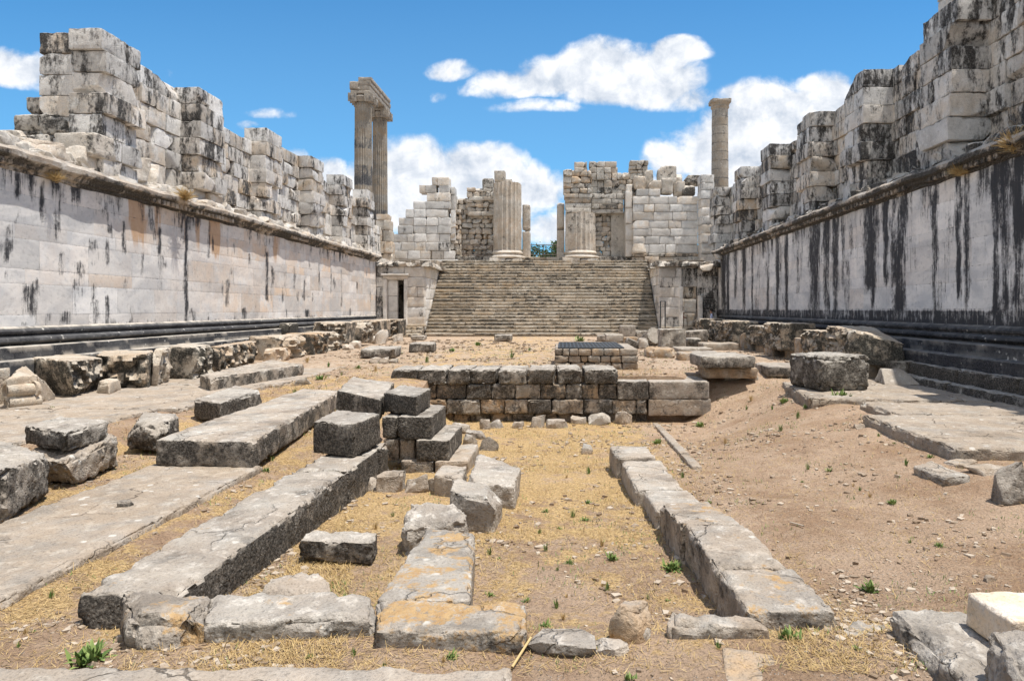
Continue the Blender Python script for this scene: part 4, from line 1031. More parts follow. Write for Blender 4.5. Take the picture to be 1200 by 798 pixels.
# long slab running back from the front row
block(quadC([(441, 702), (551, 704), (556, 624), (500, 617)], [1.83, 1.83, 1.9, 1.9], .4), 'stone_slab', 'long pale spotted slab running back from the front row', 'stone slab', 'loose foundation pieces', wx=ck(.5, .5, .62, .1), chip=.05, amp=.014, seg=.025)
block(quadC([(470, 618), (548, 610), (543, 585), (480, 586)], [1.98, 2.0, 1.95, 1.9], .36), 'boulder', 'pale rounded boulder behind the spotted slab', 'boulder', None, wx=ck(.75, .3, .08, .1), chip=.12, amp=.05, r=.1, cuts=7, cut=.35, seg=.025, seed=11)
block(quadC([(348, 632), (436, 636), (443, 623), (362, 621)], 2.02, .2), 'stone_slab', 'flat grey broken slab lying alone in the straw between the walls', 'stone slab', None, wx=ck(.55, .7, .05, .15), chip=.07, amp=.03, cuts=3, cut=.15, seg=.025)
block(quadC([(296, 694), (392, 697), (384, 672), (330, 667)], [2.05, 2.06, 2.04, 2.02], .2), 'boulder', 'low pale pitted rock just behind the front row', 'boulder', None, wx=ck(.8, .12, .08, .25), chip=.1, amp=.035, r=.08, cuts=6, cut=.3, seg=.025, seed=14)
# cube on the left wall, stepped stack
block(quadC([(366, 492.5), (414, 497), (446, 484), (395, 480.5)], 1.487, .44), 'stone_block', 'big dark fronted cube sitting on the far end of the left foundation wall', SB, None, wx=ck(.5, 1.0, .02, .1), chip=.05, amp=.016, fr=5)
block(tilt(quadC([(394, 457.5), (445, 462), (461, 448), (412, 446)], 1.33, .36), R(2), R(5)), 'stone_block', 'tilted block beside the stepped stack, resting behind the big cube', SB, None, wx=ck(.55, .85, .02, .2), chip=.06, amp=.018)
def step_block(x0, x1, yt, yb, Z, depth, lb, wx, name='stone_block', gr='blocks of the stepped stack', **k):
    A = P(x0, yb, Z); B = P(x1, yt, Z); k.setdefault('chip', .04); k.setdefault('amp', .014)
    return block(corners(A[0] + .004, B[0] - .004, Z, Z + depth, A[2], B[2]), name, lb, SB, gr, wx=wx, fr=4.5, **k)
block(quadC([(449, 459.5), (488, 464), (505, 455), (470, 451)], 1.32, .31), 'stone_block', 'topmost dark block of the stepped stack', SB, 'blocks of the stepped stack', wx=ck(.45, 1.0, .02, .05), chip=.06, amp=.016, fr=5)
step_block(466, 506, 488.3, 515, 10.35, 1.3, 'dark block second from the top of the stepped stack', ck(.5, .95, .02, .1))
step_block(447, 465.5, 488.5, 514, 10.5, 1, 'narrow block at the left end of the second course of the stack', ck(.45, .9, .02, .1))
step_block(487, 527, 515.4, 540, 10.3, 1.35, 'lit block third from the top of the stepped stack, its side bright', ck(.55, .85, .02, .15))
step_block(468, 486.6, 515.4, 539.5, 10.45, 1, 'brown shadowed block left of the third step of the stack', ck(.4, .6, .02, .5))
step_block(449, 467.6, 514.5, 539.5, 10.5, 1, 'brown block at the left end of the third course of the stack', ck(.45, .6, .02, .6))
step_block(509, 549, 540.4, 562, 10.25, 1.3, 'low tan block forming the bottom right step of the stack', ck(.6, .4, .02, .5))
step_block(469, 508.6, 540, 560, 10.3, 1, 'brown base block under the stepped stack', ck(.45, .65, .02, .5))
# tumbled pieces below the stack
block(quadC([(547, 563), (602, 571), (610, 549), (560, 529)], [2.05, 2.1, 2.1, 2.1], .36), 'boulder', 'large tilted pale slab tumbled in front of the stepped stack', 'boulder', None, wx=ck(.75, .3, .05, .15), chip=.1, amp=.03, cuts=5, cut=.2, seg=.03, seed=21)
block(quadC([(527, 576), (580, 586), (588, 571), (531, 560)], [1.9, 1.95, 1.98, 1.95], .46), 'boulder', 'angular boulder with a shaded front face beside the tilted slab', 'boulder', None, wx=ck(.65, .4, .05, .15), chip=.09, amp=.03, cuts=7, cut=.3, seg=.025, seed=23)
block(quadC([(509, 556), (541, 560), (547, 546), (513, 544)], [2.12, 2.12, 2.16, 2.16], .34), 'stone_block', 'small pale squarish block between the stack and the angular boulder', SB, None, wx=ck(.7, .25, .04, .3), chip=.08, amp=.02, cuts=3, cut=.2)

def rock(px, py, w, h, D, name, label, cat='rock', dep=1.0, wx=None, cuts=9, group=None, rz=0, seg=None, seed=None, mat=None, sink=.25):
    c = G(px, py, D); Z = c[1]; sw, sh = w / FPX * Z, h / FPX * Z
    m = MB(); g2 = np.random.default_rng(seed if seed is not None else int(px * 7 + py * 13))
    rock_into(m, (c[0], Z + sw * dep * .35, c[2] - sink * sh), (sw, sw * dep, sh * (1 + sink)), rz or g2.uniform(-.25, .25), seg=seg or max(.016, Z * .004), cuts=cuts, wx=wx or ck(g2.uniform(.4, .8), g2.uniform(.2, .5), .05, g2.uniform(.1, .5)), seed=seed if seed is not None else int(px * 7 + py * 13))
    return tag(m.build(name, mat or M['stone']), label, cat, group)
def dl(px, py):    # level of the ground seen at a pixel (fixed point)
    D = 2.2
    for k in range(25):
        p = G(px, py, D); D = .5 * D + .5 * (EYE - float(gh(p[0], p[1])[0]))
    return D
block(quadC([(709, 714), (766, 717), (758, 701), (722, 697)], [1.74, 1.75, 1.76, 1.73], .3), 'boulder', 'yellowish angular rock lying alone in the dirt at the bottom centre', 'boulder', None, wx=ck(.6, .2, .5, .9), chip=.06, amp=.03, r=.03, cuts=12, cut=.5, seg=.016, seed=35)
rock(655, 767, 84, 18, dl(655, 768), 'rock', 'flat grey rock right of the orange lichen block', 'rock', .7, ck(.6, .4, .1, .1), 9, seed=33, seg=.018)
rock(716, 766, 52, 12, dl(716, 766), 'rock', 'low cream coloured rock in the bottom dirt below the yellowish rock', 'rock', .6, ck(.9, .0, .05, .2), 9, seed=34, seg=.018)
block(quadC([(783, 730), (905, 737), (893, 722), (785, 713)], [1.84, 1.865, 1.865, 1.84], .2), 'stone_block', 'low tan block lying across the near end of the right foundation wall', SB, None, wx=ck(.6, .35, .3, .5), chip=.07, amp=.025, r=.05, cuts=3, cut=.18, seg=.022)
block(quadC([(850, 800), (918, 802), (908, 764), (846, 757)], 1.915, .1), 'stone_slab', 'smooth tan slab sunk flush in the dirt at the bottom', 'stone slab', None, M['paving'], wx=ck(.5, .0, .1, 1), chip=.015, amp=.012, r=.03, seg=.025)
block(quadC([(984, 741), (1030, 749), (1040, 731), (1000, 727)], [1.93, 1.93, 1.93, 1.94], .1), 'rock', 'pale cracked flat stone between the right wall end and the right corner slab', 'rock', None, wx=ck(.85, .0, .1, .15), chip=.05, amp=.02, r=.02, cuts=5, cut=.25, seg=.02, seed=37)
# right foundation wall
rwl = [(4.2, 4.9, 1.13, 1.69, 1.853, 1.86, .5, 'nearest block of the right foundation wall with an orange stained front'),
       (4.915, 6.0, 1.1, 1.63, 1.86, 1.885, .55, 'second block of the right foundation wall behind a thin seam'),
       (6.01, 7.1, 1.03, 1.57, 1.89, 2.0, .5, 'block of the right foundation wall with a jagged broken inner edge'),
       (7.11, 8.1, .97, 1.52, 2.09, 2.14, .35, 'pale low block of the right foundation wall beyond the jagged one'),
       (8.11, 9.8, .86, 1.44, 2.14, 2.17, .35, 'long flat block near the far end of the right foundation wall'),
       (9.83, 10.8, .76, 1.34, 2.13, 2.16, .35, 'small raised last block of the right foundation wall')]
for i, (y0, y1, x0, x1, d0, d1, h, lb) in enumerate(rwl):
    C = np.array(corners(x0, x1, y0, y1, 0, 0)); 
    for b in range(8):
        d = d0 if b & 2 == 0 else d1; C[b, 2] = EYE - d - (0 if b & 4 else h)
        if b & 2: C[b, 0] -= .03
    block(C, 'foundation_block', lb, SB, 'blocks of the right foundation wall', wx=ck((.55, .62, .58, .68, .65, .6)[i], .5 if i < 3 else .25, .5 if i in (0, 2) else .25, .3), chip=.05 if i != 2 else .16, amp=.016, cuts=2 if i == 2 else 0, cut=.15, r=.03, seg=(.025, .03, .035, .05, .06, .06)[i])
kb = []
for zo in (-.12, .05):
    for yy_, xx_ in ((10.5, 1.98), (16.9, 2.2)):
        for w_ in (0, .16): kb.append((xx_ + w_, yy_, float(gh(xx_, yy_)[0]) + zo))
block(np.array(kb), 'kerb_stone', 'thin pale kerb flush with the dirt below the right end of the cross wall', 'kerb', None, M['paving'], wx=ck(.6, .1, .03, .3), chip=.04, amp=.02)
# bottom edge slab and corner pieces
world_slab(-3.5, -.27, 2.4, 3.6, -.13, .25, 'stone_slab', 'long slab edge across the bottom left of the photo', ck(.62, .25, .05, .2), chip=.05, seg=.04)
block(np.array(corners(1.93, 2.66, 2.95, 4.1, -.5, -.04)), 'stone_slab', 'grey slab with orange specks under the pale cut block at the right corner', 'stone slab', None, wx=ck(.55, .45, .35, .1), chip=.09, amp=.03, r=.05, cuts=2, cut=.1, seg=.022)
block(np.array([(2.29, 3.5, -.035), (3.3, 3.5, -.035), (2.27, 3.86, -.035), (3.3, 3.9, -.035), (2.3, 3.5, .15), (3.3, 3.5, .16), (2.28, 3.86, .155), (3.3, 3.9, .16)]), 'cut_block', 'clean cream marble block at the lower right edge of the photo', SB, None, M['marble'], wx=(.75, 0, 0, .95), chip=.012, amp=.004, r=.015, seg=.025)
block(np.array([(1.78, 2.75, -.6), (3.1, 2.7, -.6), (1.9, 3.4, -.6), (3.1, 3.42, -.6), (1.92, 2.85, .16), (3.0, 2.8, .18), (2.06, 3.32, .21), (3.0, 3.35, .21)]), 'boulder', 'rough grey boulder in the lower right corner in front of the cream block', 'boulder', None, wx=ck(.55, .55, .08, .05), chip=.1, amp=.04, r=.06, cuts=6, cut=.22, seg=.02, seed=47)
rock(1192, 588, 36, 44, 2.0, 'boulder', 'grey boulder cut by the right edge of the photo beyond the bare dirt', 'boulder', 1.0, ck(.5, .5, .05, .2), 8, seed=48)
def flat(q, up, h, lb, wx, sd):
    q = np.array(q, float); D = [dl(x, y) - up for x, y in q]
    block(quadC([tuple(v) for v in q], D, h), 'rock', lb, 'rock', 'broken paving on the right dirt slope', wx=wx, chip=.08, amp=.025, r=.02, cuts=4, cut=.2, seg=.03, seed=sd)
flat([(1071, 547), (1108, 560), (1140, 556), (1090, 540)], .07, .14, 'thin broken paving stone sticking out of the right dirt slope', ck(.5, .3, .1, .3), 49)
flat([(1103, 540), (1128, 546), (1146, 540), (1122, 535)], .03, .08, 'flat paving stone behind the broken one on the right dirt slope', ck(.6, .05, .05, .5), 50)
rock(1160, 556, 34, 9, dl(1160, 556), 'rock', 'small flat stone beside the boulder at the right edge', 'rock', .8, ck(.55, .2, .05, .4), 4, seed=51)

rock(1160, 681, 16, 7, dl(1160, 681), 'rock', 'small rusty brown stone in the bare dirt above the cream block', 'rock', .6, ck(.25, .1, .3, 1), 6)
m = MB(); a = G(926, 614, dl(926, 614)); b = G(942, 619, dl(942, 619)); tube(m, a + [0, 0, .02], b + [0, 0, .025], .009, (.9, 0, 0, .2)); tag(m.build('stick', M['grit']), 'short pale stick lying on the bare dirt right of the foundation wall', 'stick')
m = MB(); a = G(600, 786, dl(600, 786)); b = G(622, 757, dl(622, 757)); tube(m, a + [0, 0, .02], b + [0, 0, .05], .007, (1, 0, 0, 0)); tag(m.build('dry_stalk', M['straw']), 'long dry stalk leaning by the end of the orange lichen block', 'stalk')
# left aisle blocks
block(baseC([(-70, 628), (5, 614), (58, 578), (-5, 560)], 2.04, [.5, .53, .42, .5]), 'stone_block', 'big pale topped block with a dark broken face at the left edge of the photo', SB, 'loose blocks in the left aisle', wx=ck(.6, .75, .03, .15), chip=.12, amp=.035, r=.05, cuts=4, cut=.2, seg=.03, seed=61)
block(baseC([(26, 560), (76, 573), (140, 547), (92, 530)], 2.06, [.3, .3, .42, .42]), 'boulder', 'lower rough rock of the two-stone pile at the left', 'boulder', 'loose blocks in the left aisle', wx=ck(.6, .5, .03, .35), chip=.16, amp=.06, r=.07, cuts=7, cut=.32, seg=.032, seed=63)
block(quadC([(28, 499), (76, 507), (128, 492), (72, 487)], [1.47, 1.45, 1.44, 1.46], .24), 'stone_slab', 'upper flat slab of the two-stone pile at the left', 'stone slab', 'loose blocks in the left aisle', wx=ck(.65, .7, .03, .1), chip=.09, amp=.03, r=.035, cuts=4, cut=.2, seg=.032, seed=65)
block(baseC([(149, 527), (192, 528), (213, 512), (172, 507)], 2.0, .37), 'stone_block', 'rough block standing right of the two-stone pile', SB, 'loose blocks in the left aisle', wx=ck(.55, .75, .03, .15), chip=.13, amp=.05, r=.06, cuts=6, cut=.3, seg=.04, seed=66)
block(baseC([(227, 490), (258, 494.5), (307, 478), (276, 470)], 1.94, .33), 'stone_block', 'dark sided block with a pale top lying left of the long thick slab', SB, 'loose blocks in the left aisle', wx=ck(.6, .8, .02, .1), chip=.1, amp=.03, cuts=3, cut=.2, seg=.05)
block(baseC([(234, 457), (247, 462), (356, 442), (318, 435)], 1.88, .35), 'stone_block', 'long low block lying nearest the row of carved blocks on the left', SB, 'loose blocks in the left aisle', wx=ck(.65, .62, .03, .3), chip=.12, amp=.035, cuts=2, cut=.15, seg=.06)
# pavement of the left aisle
for (x0, x1, y0, y1, lb) in [(-10.9, -7.35, 8.3, 12.4, 'nearest'), (-10.9, -7.0, 12.43, 16.3, 'second'), (-10.9, -6.8, 16.33, 21, 'third'), (-14, -10.93, 4, 8.2, 'side')]:
    o = world_slab(x0, x1, y0, y1, -.055, .22, 'pavement', None, ck(.6, .2, .03, .35), chip=.12, amp=.02, seg=.1); tag(o, kind='structure')
# right aisle pavement
for (x0, x1, y0, y1, z, s) in [(5.0, 9.0, 13.3, 17.0, -.06, 1), (5.75, 9.0, 11.7, 13.27, -.055, 2), (5.1, 9.0, 8.4, 11.66, -.05, 3), (5.9, 9.0, 17.03, 24, -.06, 4)]:
    C = np.array(corners(x0, x1, y0, y1, z - .3, z))
    if s == 3: C[[0, 4], 1] += .5; C[[0, 4], 0] += .0
    if s == 1: C[[0, 4], 1] += .6; C[[2, 6], 0] += .45
    o = block(C, 'pavement', None, None, None, M['paving'], wx=ck(.48, .3, .06, .3), chip=.16, amp=.02, r=.04, seg=.075); 
    tag(o)
    tag(o, kind='structure')

# ------------------------------------------------------------------ cross wall
ZC = 17.3
t = empty('cross_wall', (P(640, 495, ZC)[0], ZC, -1.15), 'low rough masonry wall crossing the court behind the straw trench', 'wall')
g = np.random.default_rng(101)
def course_px(m, yt, yb, ed, off, tanm):
    for a, b in zip(ed[:-1], ed[1:]):
        A = P(a, yb, ZC); B = P(b, yt, ZC); o = off + g.normal(0, .025)
        rbox(m, corners(A[0] + .008, B[0] - .008, ZC + o, ZC + 1.1, A[2] + .008, B[2] - .008), seg=.06, r=.025, amp=.045, chip=.07, fr=5, wx=ck(g.uniform(.3, .7), g.uniform(.45, .9), .02, float(np.clip(g.normal(tanm, .3), 0, 1))))
for (yt, yb, ed, off, tm) in [(450.3, 468, [494, 500, 511, 546, 576, 604, 633.5, 663, 682, 702, 723], .04, .5), (468.2, 485.2, [494, 523, 563, 591, 619, 646.5, 684, 717, 746, 758], 0, .5), (485.4, 497, [494, 508, 530, 549, 574, 599, 626, 653, 680, 709, 740, 760], .16, .6)]:
    m = MB(); course_px(m, yt, yb, ed, off, tm); m.build('course', M['stone'], t)
GT = 'top blocks of the cross wall'
ordn = ['leftmost block', 'second block from the left', 'third from the left, grooved,', 'fourth block from the left', 'fifth block from the left, pale and rounded,', 'sixth block from the left', 'seventh block from the left', 'last right-hand block']
for i, (a, b, yt) in enumerate([(458, 488, 433.5), (489.5, 522.5, 433), (524.5, 551.5, 433), (552.5, 582.5, 433), (583.5, 617, 433.5), (618.5, 650.5, 432.5), (652.5, 680.5, 432.5), (684.5, 723, 433)]):
    A = P(a, 450, ZC); B = P(b, yt, ZC)
    block(rotz(corners(A[0], B[0], ZC - .02 + g.normal(0, .03), ZC + 1.35, A[2], B[2]), g.normal(0, .03)), 'stone_block', ordn[i] + ' in the top row of the cross wall', SB, GT, wx=ck(g.uniform(.4, .65), (.95, .95, .9, .85, .6, .85, .9, .95)[i], .02, .1), chip=.09, amp=.035, r=.035, fr=5, seg=.06, cuts=2, cut=.14)
def stepb(x0, x1, yt, yb, dep, lb, wx, **k):
    A = P(x0, yb, ZC); B = P(x1, yt, ZC); return block(corners(A[0], B[0], ZC - .03, ZC + dep, A[2], B[2]), 'stone_block', lb, SB, 'right end of the cross wall', wx=wx, seg=.07, **k)
stepb(723.5, 760, 446.5, 468, 1.3, 'rough block left of the long smooth blocks of the cross wall', ck(.5, .85, .02, .1), chip=.06, amp=.03)
stepb(760.5, 831, 447, 467.3, 1.5, 'upper long smooth block at the right end of the cross wall', ck(.6, .5, .02, .2), chip=.05, amp=.012)
stepb(760, 833, 467.6, 487, 1.4, 'lower long smooth block at the right end of the cross wall', ck(.55, .3, .02, .45), chip=.04, amp=.01)
C = quadC([(460, 452), (500, 452), (500, 436), (462, 436)], 1.6, 1.0)
# stones along the foot of the cross wall
foot = [(630, 501, 20, 14, 'grey squarish stone'), (654, 502, 26, 10, 'low tan stone'), (678, 497, 18, 8, 'small brick shaped stone'), (702, 498, 28, 13, 'broad brown stone'), (731, 497, 22, 18, 'dark pointed stone'), (606, 502, 14, 10, 'small triangular stone'),
        (560, 514, 26, 10, 'flat brick shaped slab'), (568, 503, 12, 13, 'upright pale stone'), (581, 502, 20, 11, 'tan wedge shaped stone'), (541, 508, 22, 12, 'low rough stone near the stack'), (550, 521, 16, 12, 'small grey stone near the stack'), (573, 528, 24, 18, 'rounded flat stone in the straw')]
for (px, py, w, h, lb) in foot:
    rock(px, py, w, h, dl(px, py), 'rock', lb + (' at the foot of the cross wall' if py < 505 else ' lying a little in front of the cross wall'), 'rock', .8, None, 8, 'stones at the foot of the cross wall')
rock(688, 532, 17, 12, dl(688, 532), 'rock', 'lone dark brown stone in the middle of the straw trench', 'rock', .8, ck(.35, .3, 0, .8), 7)
for (px, py, w, h, lb) in [(457, 576, 30, 21, 'left one of the two rounded stones below the stepped stack'), (487, 577, 28, 20, 'right one of the two rounded stones below the stepped stack'), (433, 575, 26, 14, 'low pale stone beside the far end of the left foundation wall'), (508, 575, 14, 14, 'small pale stone wedged under the small squarish block')]:
    rock(px, py, w, h, dl(px, py), 'rock', lb, 'rock', .8, ck(.65, .2, .05, .3), 7, seg=.025)
rock(143, 594, 18, 7, 2.0, 'rock', 'small dark pebble lying on the slab path at the left', 'rock', .6, ck(.15, .5, 0, .2), 6, sink=0)
rock(353, 451, 17, 8, dl(353, 451), 'rock', 'white rounded stone in the straw left of the tilted block', 'rock', .8, ck(.95, 0, 0, 0), 6)
rock(1100, 500, 16, 4, dl(1100, 500), 'rock', 'small pale flat stone lying on the right pavement', 'rock', .6, ck(.9, 0, 0, .1), 5) if False else None
rock(1009, 502, 20, 5, dl(1009, 502), 'rock', 'cream chip of stone beside the burrow in the right dirt', 'rock', .7, ck(.95, 0, 0, .3), 5)

# stone well with a dark grating
ZWL = 19.7
t = empty('well_kerb', P(700, 433, ZWL), 'square rubble walled well with a dark metal grating on top', 'well')
m = MB(); x0, x1, zb, zt = xpx(650, ZWL), xpx(748, ZWL), zpx(434, ZWL), zpx(408.5, ZWL)
g = np.random.default_rng(55); z = zb
for hh in (.22, .2, .2):
    x = x0
    while x < x1 - .02:
        e = min(x + g.uniform(.18, .5), x1); e = x1 if x1 - e < .12 else e
        rbox(m, corners(x + .006, e - .006, ZWL + g.normal(0, .015), ZWL + .4, z + .006, z + hh - .006), seg=.07, r=.05, amp=.02, chip=.05, wx=ck(g.uniform(.3, .6), g.uniform(.2, .6), .02, g.uniform(.3, 1))); x = e
    for xs_ in (x0, x1 - .4):
        y = ZWL + .41
        while y < 23:
            e = min(y + g.uniform(.3, .6), 23); rbox(m, corners(xs_, xs_ + .4, y + .006, e - .006, z + .006, z + hh - .006), seg=.12, r=.05, amp=.02, chip=.05, wx=ck(g.uniform(.4, .7), .3, .02, .3)); y = e
    rbox(m, corners(x0 + .42, x1 - .42, 22.6, 23, z + .006, z + hh - .006), seg=.2, r=.05, wx=ck()); z += hh
m.build('rubble_ring', M['stone'], t)
m = MB(); gx0, gx1, gy0, gy1 = x0 + .12, x1 - .42, ZWL + .1, 22.9; gzz = zb + .66
for x in np.linspace(gx0, gx1, 17): rbox(m, corners(x - .025, x + .025, gy0, gy1, gzz - .05, gzz), seg=1, r=.005, amp=0, chip=0, wx=(.5, 0, 0, 0))
for y in np.linspace(gy0, gy1, 9): rbox(m, corners(gx0, gx1, y - .03, y + .03, gzz - .045, gzz + .006), seg=1, r=.005, amp=0, chip=0, wx=(.7, 0, 0, 0))
rbox(m, corners(gx0, gx1, gy0, gy1, gzz - .13, gzz - .1), seg=1, r=.005, amp=0, chip=0, wx=(.1, 0, 0, 0))
m.build('grating', M['metal'], t)

# ------------------------------------------------------------------ middle distance loose stones
def loose(x0, x1, yt, yb, D, dep, name, lb, wx, yaw=0, cuts=2, cut=.2, rx=0, ry=0, group=None, cat=SB, chip=.06, amp=.025, r=.05, carve=None, mat=None):
    C = boxC(x0, x1, yt, yb, D, dep, yaw)
    if rx or ry: C = tilt(C, rx, ry)
    return block(C, name, lb, cat, group, mat, wx=wx, cuts=cuts, cut=cut, chip=chip, amp=amp, r=r, carve=carve)
PG = 'fallen stones right of the well'
loose(422, 462, 409, 420.5, 1.75, 2.2, 'stone_slab', 'flat grey slab in the straw left of the cross wall', ck(.55, .7, .02, .1), yaw=.12, cat='stone slab')
loose(479, 508, 402.5, 413.5, 1.75, 1.4, 'stone_block', 'small block with a dark front between the slab and the stairs', ck(.55, .75, .02, .1), yaw=.1)
loose(481, 497, 393.5, 398.5, 1.72, .8, 'stone_block', 'low grey stone in front of the lowest stair at the left', ck(.5, .4, 0, .2))
loose(579, 600, 392.5, 400, 1.72, 1.0, 'stone_block', 'small grey block alone before the middle of the stairs', ck(.5, .6, 0, .1), yaw=.05)
for (px, py, w, h, lb) in [(437, 426, 14, 8, 'left one of three small stones in the straw left of the cross wall'), (448, 426, 12, 7, 'middle one of three small stones in the straw left of the cross wall'), (462, 425.5, 14, 6, 'right one of three small stones in the straw left of the cross wall')]:
    rock(px, py, w, h, 1.75, 'rock', lb, 'rock', .8, None, 7)
loose(727, 745, 381.5, 397, 1.72, .9, 'stone_block', 'small upright cube standing before the right part of the stairs', ck(.55, .5, 0, .1), group=PG)
loose(700, 712, 393, 400, 1.74, .8, 'stone_block', 'low grey stone behind the right corner of the well', ck(.5, .4, 0, .2), group=PG)
loose(710, 731, 392, 402, 1.75, 1.0, 'stone_block', 'pale flat stone just left of the small upright cube', ck(.75, .2, 0, .2), group=PG, cuts=4)
loose(731, 748, 395, 403, 1.76, .7, 'stone_block', 'reddish tan stone in front of the small upright cube', ck(.45, .2, 0, .95), group=PG, cuts=4)
loose(734, 750, 399, 409, 1.77, .9, 'stone_slab', 'dark tilted slab leaning beside the pit right of the well', ck(.4, .8, 0, .1), group=PG, ry=R(22), cat='stone slab')
loose(746, 761, 388, 397, 1.72, 1.0, 'stone_block', 'grey block right of the small upright cube', ck(.5, .5, 0, .1), group=PG)
loose(749, 760, 397, 409, 1.76, 1.0, 'stone_block', 'bright rough stone left of the tilted drum', ck(.85, .1, 0, .2), group=PG, cuts=6, cut=.35)
m = MB(); a = G(765, 407, 1.8); th = 0
fluted(m, (0, 0), .42, .42, 0, .95, 16, nz=8, depth=.06, drums=1); mv = np.concatenate(m.V); Mx = np.array(Matrix.Rotation(R(62), 3, 'X') @ Matrix.Rotation(R(20), 3, 'Y'))
m2 = MB(); off = np.array([a[0], a[1] + .75, a[2] + .34]); m2.add((mv - [0, 0, .5]) @ Mx.T + off, np.concatenate([f for f in m.F]), ck(.5, .5, 0, .1))
tag(m2.build('column_drum', M['stone']), 'tilted round column drum leaning on the carved squared block', 'column drum', PG)
loose(775, 805, 385.5, 411, 1.8, .9, 'carved_block', 'large squared block with a worn carved front in the middle of the right pile', ck(.65, .4, .02, .1), yaw=.08, group=PG, carve=(1, -1, .06), chip=.08)
loose(806.5, 830, 387.5, 402, 1.74, 1.1, 'stone_block', 'grey block with a slanting top right of the carved squared block', ck(.5, .55, 0, .1), group=PG, ry=R(-5))
loose(806, 822, 396.5, 409, 1.78, .9, 'stone_block', 'small dark cube below the slanting grey block', ck(.4, .7, 0, .05), group=PG)
loose(763, 795, 408.5, 423, 1.85, 1.1, 'boulder', 'large tan boulder at the front of the right pile', ck(.6, .1, .03, 1), yaw=.15, group=PG, cuts=6, cut=.35, r=.12, cat='boulder')
loose(796, 816, 413.5, 426, 1.85, .9, 'boulder', 'second tan boulder right of the large tan one', ck(.5, .2, .03, .95), group=PG, cuts=6, cut=.35, r=.1, cat='boulder')
loose(795, 836, 408.5, 415, 1.82, 1.6, 'stone_slab', 'thin slab lying behind the second tan boulder', ck(.6, .3, 0, .2), group=PG, cat='stone slab')
loose(814, 848, 413.5, 425, 1.86, 1.2, 'stone_slab', 'grey slab right of the second tan boulder', ck(.5, .6, 0, .1), group=PG, cat='stone slab')
loose(824, 867, 402.5, 411.5, 1.78, 1.3, 'stone_slab', 'long tan fronted slab before the row of carved blocks', ck(.55, .35, 0, .4), group=PG, cat='stone slab')
loose(826, 888, 430.5, 444, 1.83, 1.5, 'stone_slab', 'tan lower slab of the two-slab pile at the right', ck(.6, .15, 0, .8), yaw=-.05, cat='stone slab')
loose(822, 886, 417.5, 431.5, 1.52, 1.6, 'stone_slab', 'grey upper slab on the two-slab pile at the right', ck(.6, .55, 0, .1), yaw=.02, cat='stone slab', cuts=0)
for (px, py, w, h, lb) in [(863, 446, 26, 7, 'low stone in the dirt below the two-slab pile'), (883, 446, 18, 11, 'pointed stone at the right foot of the two-slab pile')]:
    rock(px, py, w, h, dl(px, py), 'rock', lb, 'rock', .8, None, 7)
loose(901, 951, 430, 442, 1.8, 1.5, 'stone_slab', 'moulded flat slab left of the big black block', ck(.55, .6, 0, .2), cat='stone slab', chip=.02, cuts=0, yaw=-.03)
# big black block, wedge pieces
C = np.array(corners(xpx(950, 15.0), xpx(1018, 15.0), 15.0, 16.3, -.06, .73)); C = rotz(C, .22)
block(C, 'stone_block', 'big rounded black crusted block alone on the right pavement', SB, None, wx=(.5, .78, .02, 0), chip=.12, amp=.035, r=.2, cuts=3, cut=.14, fr=4, seg=.05, seed=71)
C = np.array(corners(xpx(1040, 16.2), xpx(1082, 16.2), 16.2, 17.0, -.06, .28)); C = rotz(C, -.1); C[[6, 7], 1] -= .1; C[[4, 5], 1] += .45; C[[4, 6], 0] += .12; C[[5, 7], 0] -= .25
block(C, 'cornice_fragment', 'wedge shaped moulded fragment by the black base of the right wall', SB, None, wx=(.6, .55, 0, .2), chip=.02, amp=.008, seg=.07)
C = np.array(corners(xpx(1036, 17.4), xpx(1074, 17.4), 17.4, 18.2, -.06, .42)); block(C, 'stone_block', 'rounded stone behind the wedge shaped fragment', SB, None, wx=(.5, .8, 0, .1), chip=.1, r=.15, cuts=4, cut=.3, seg=.07)

# carved blocks along the left wall
def carved(C, lb, wx, face, amt=.09, cuts=3, cut=.2, seed=None, name='carved_block', group='carved capitals along the left wall', seg=None, extra=None, r=.06):
    m = MB(); sg = seg or segfor(C) * .9
    rbox(m, C, seg=min(sg, .075), r=.03, amp=.025, chip=.1, cuts=cuts, cut=cut, wx=wx, carve=(face[0], face[1], amt), seed=seed)
    if extra: extra(m)
    return tag(m.build(name, M['carved']), lb, 'carved block', group)
def volute(m, c, rad, ax, wx, seedn=0):
    """raised scroll: a spiral rope lying in the plane across ax"""
    n = 60; prev = None
    for k in range(n):
        th = k / n * 4.2 * np.pi; r = rad * (1 - .8 * k / n)
        p = np.array(c, float); u = r * math.cos(th); w = r * math.sin(th)
        if ax == 0: p = p + [0, u, w]
        else: p = p + [u, 0, w]
        if prev is not None: tube(m, prev, p, rad * .13, wx)
        prev = p
LK = lambda px, D, py: G(px, py, D)
def lrow(x0p, x1p, ztop, Z0, Z1, xin, th, **k): pass
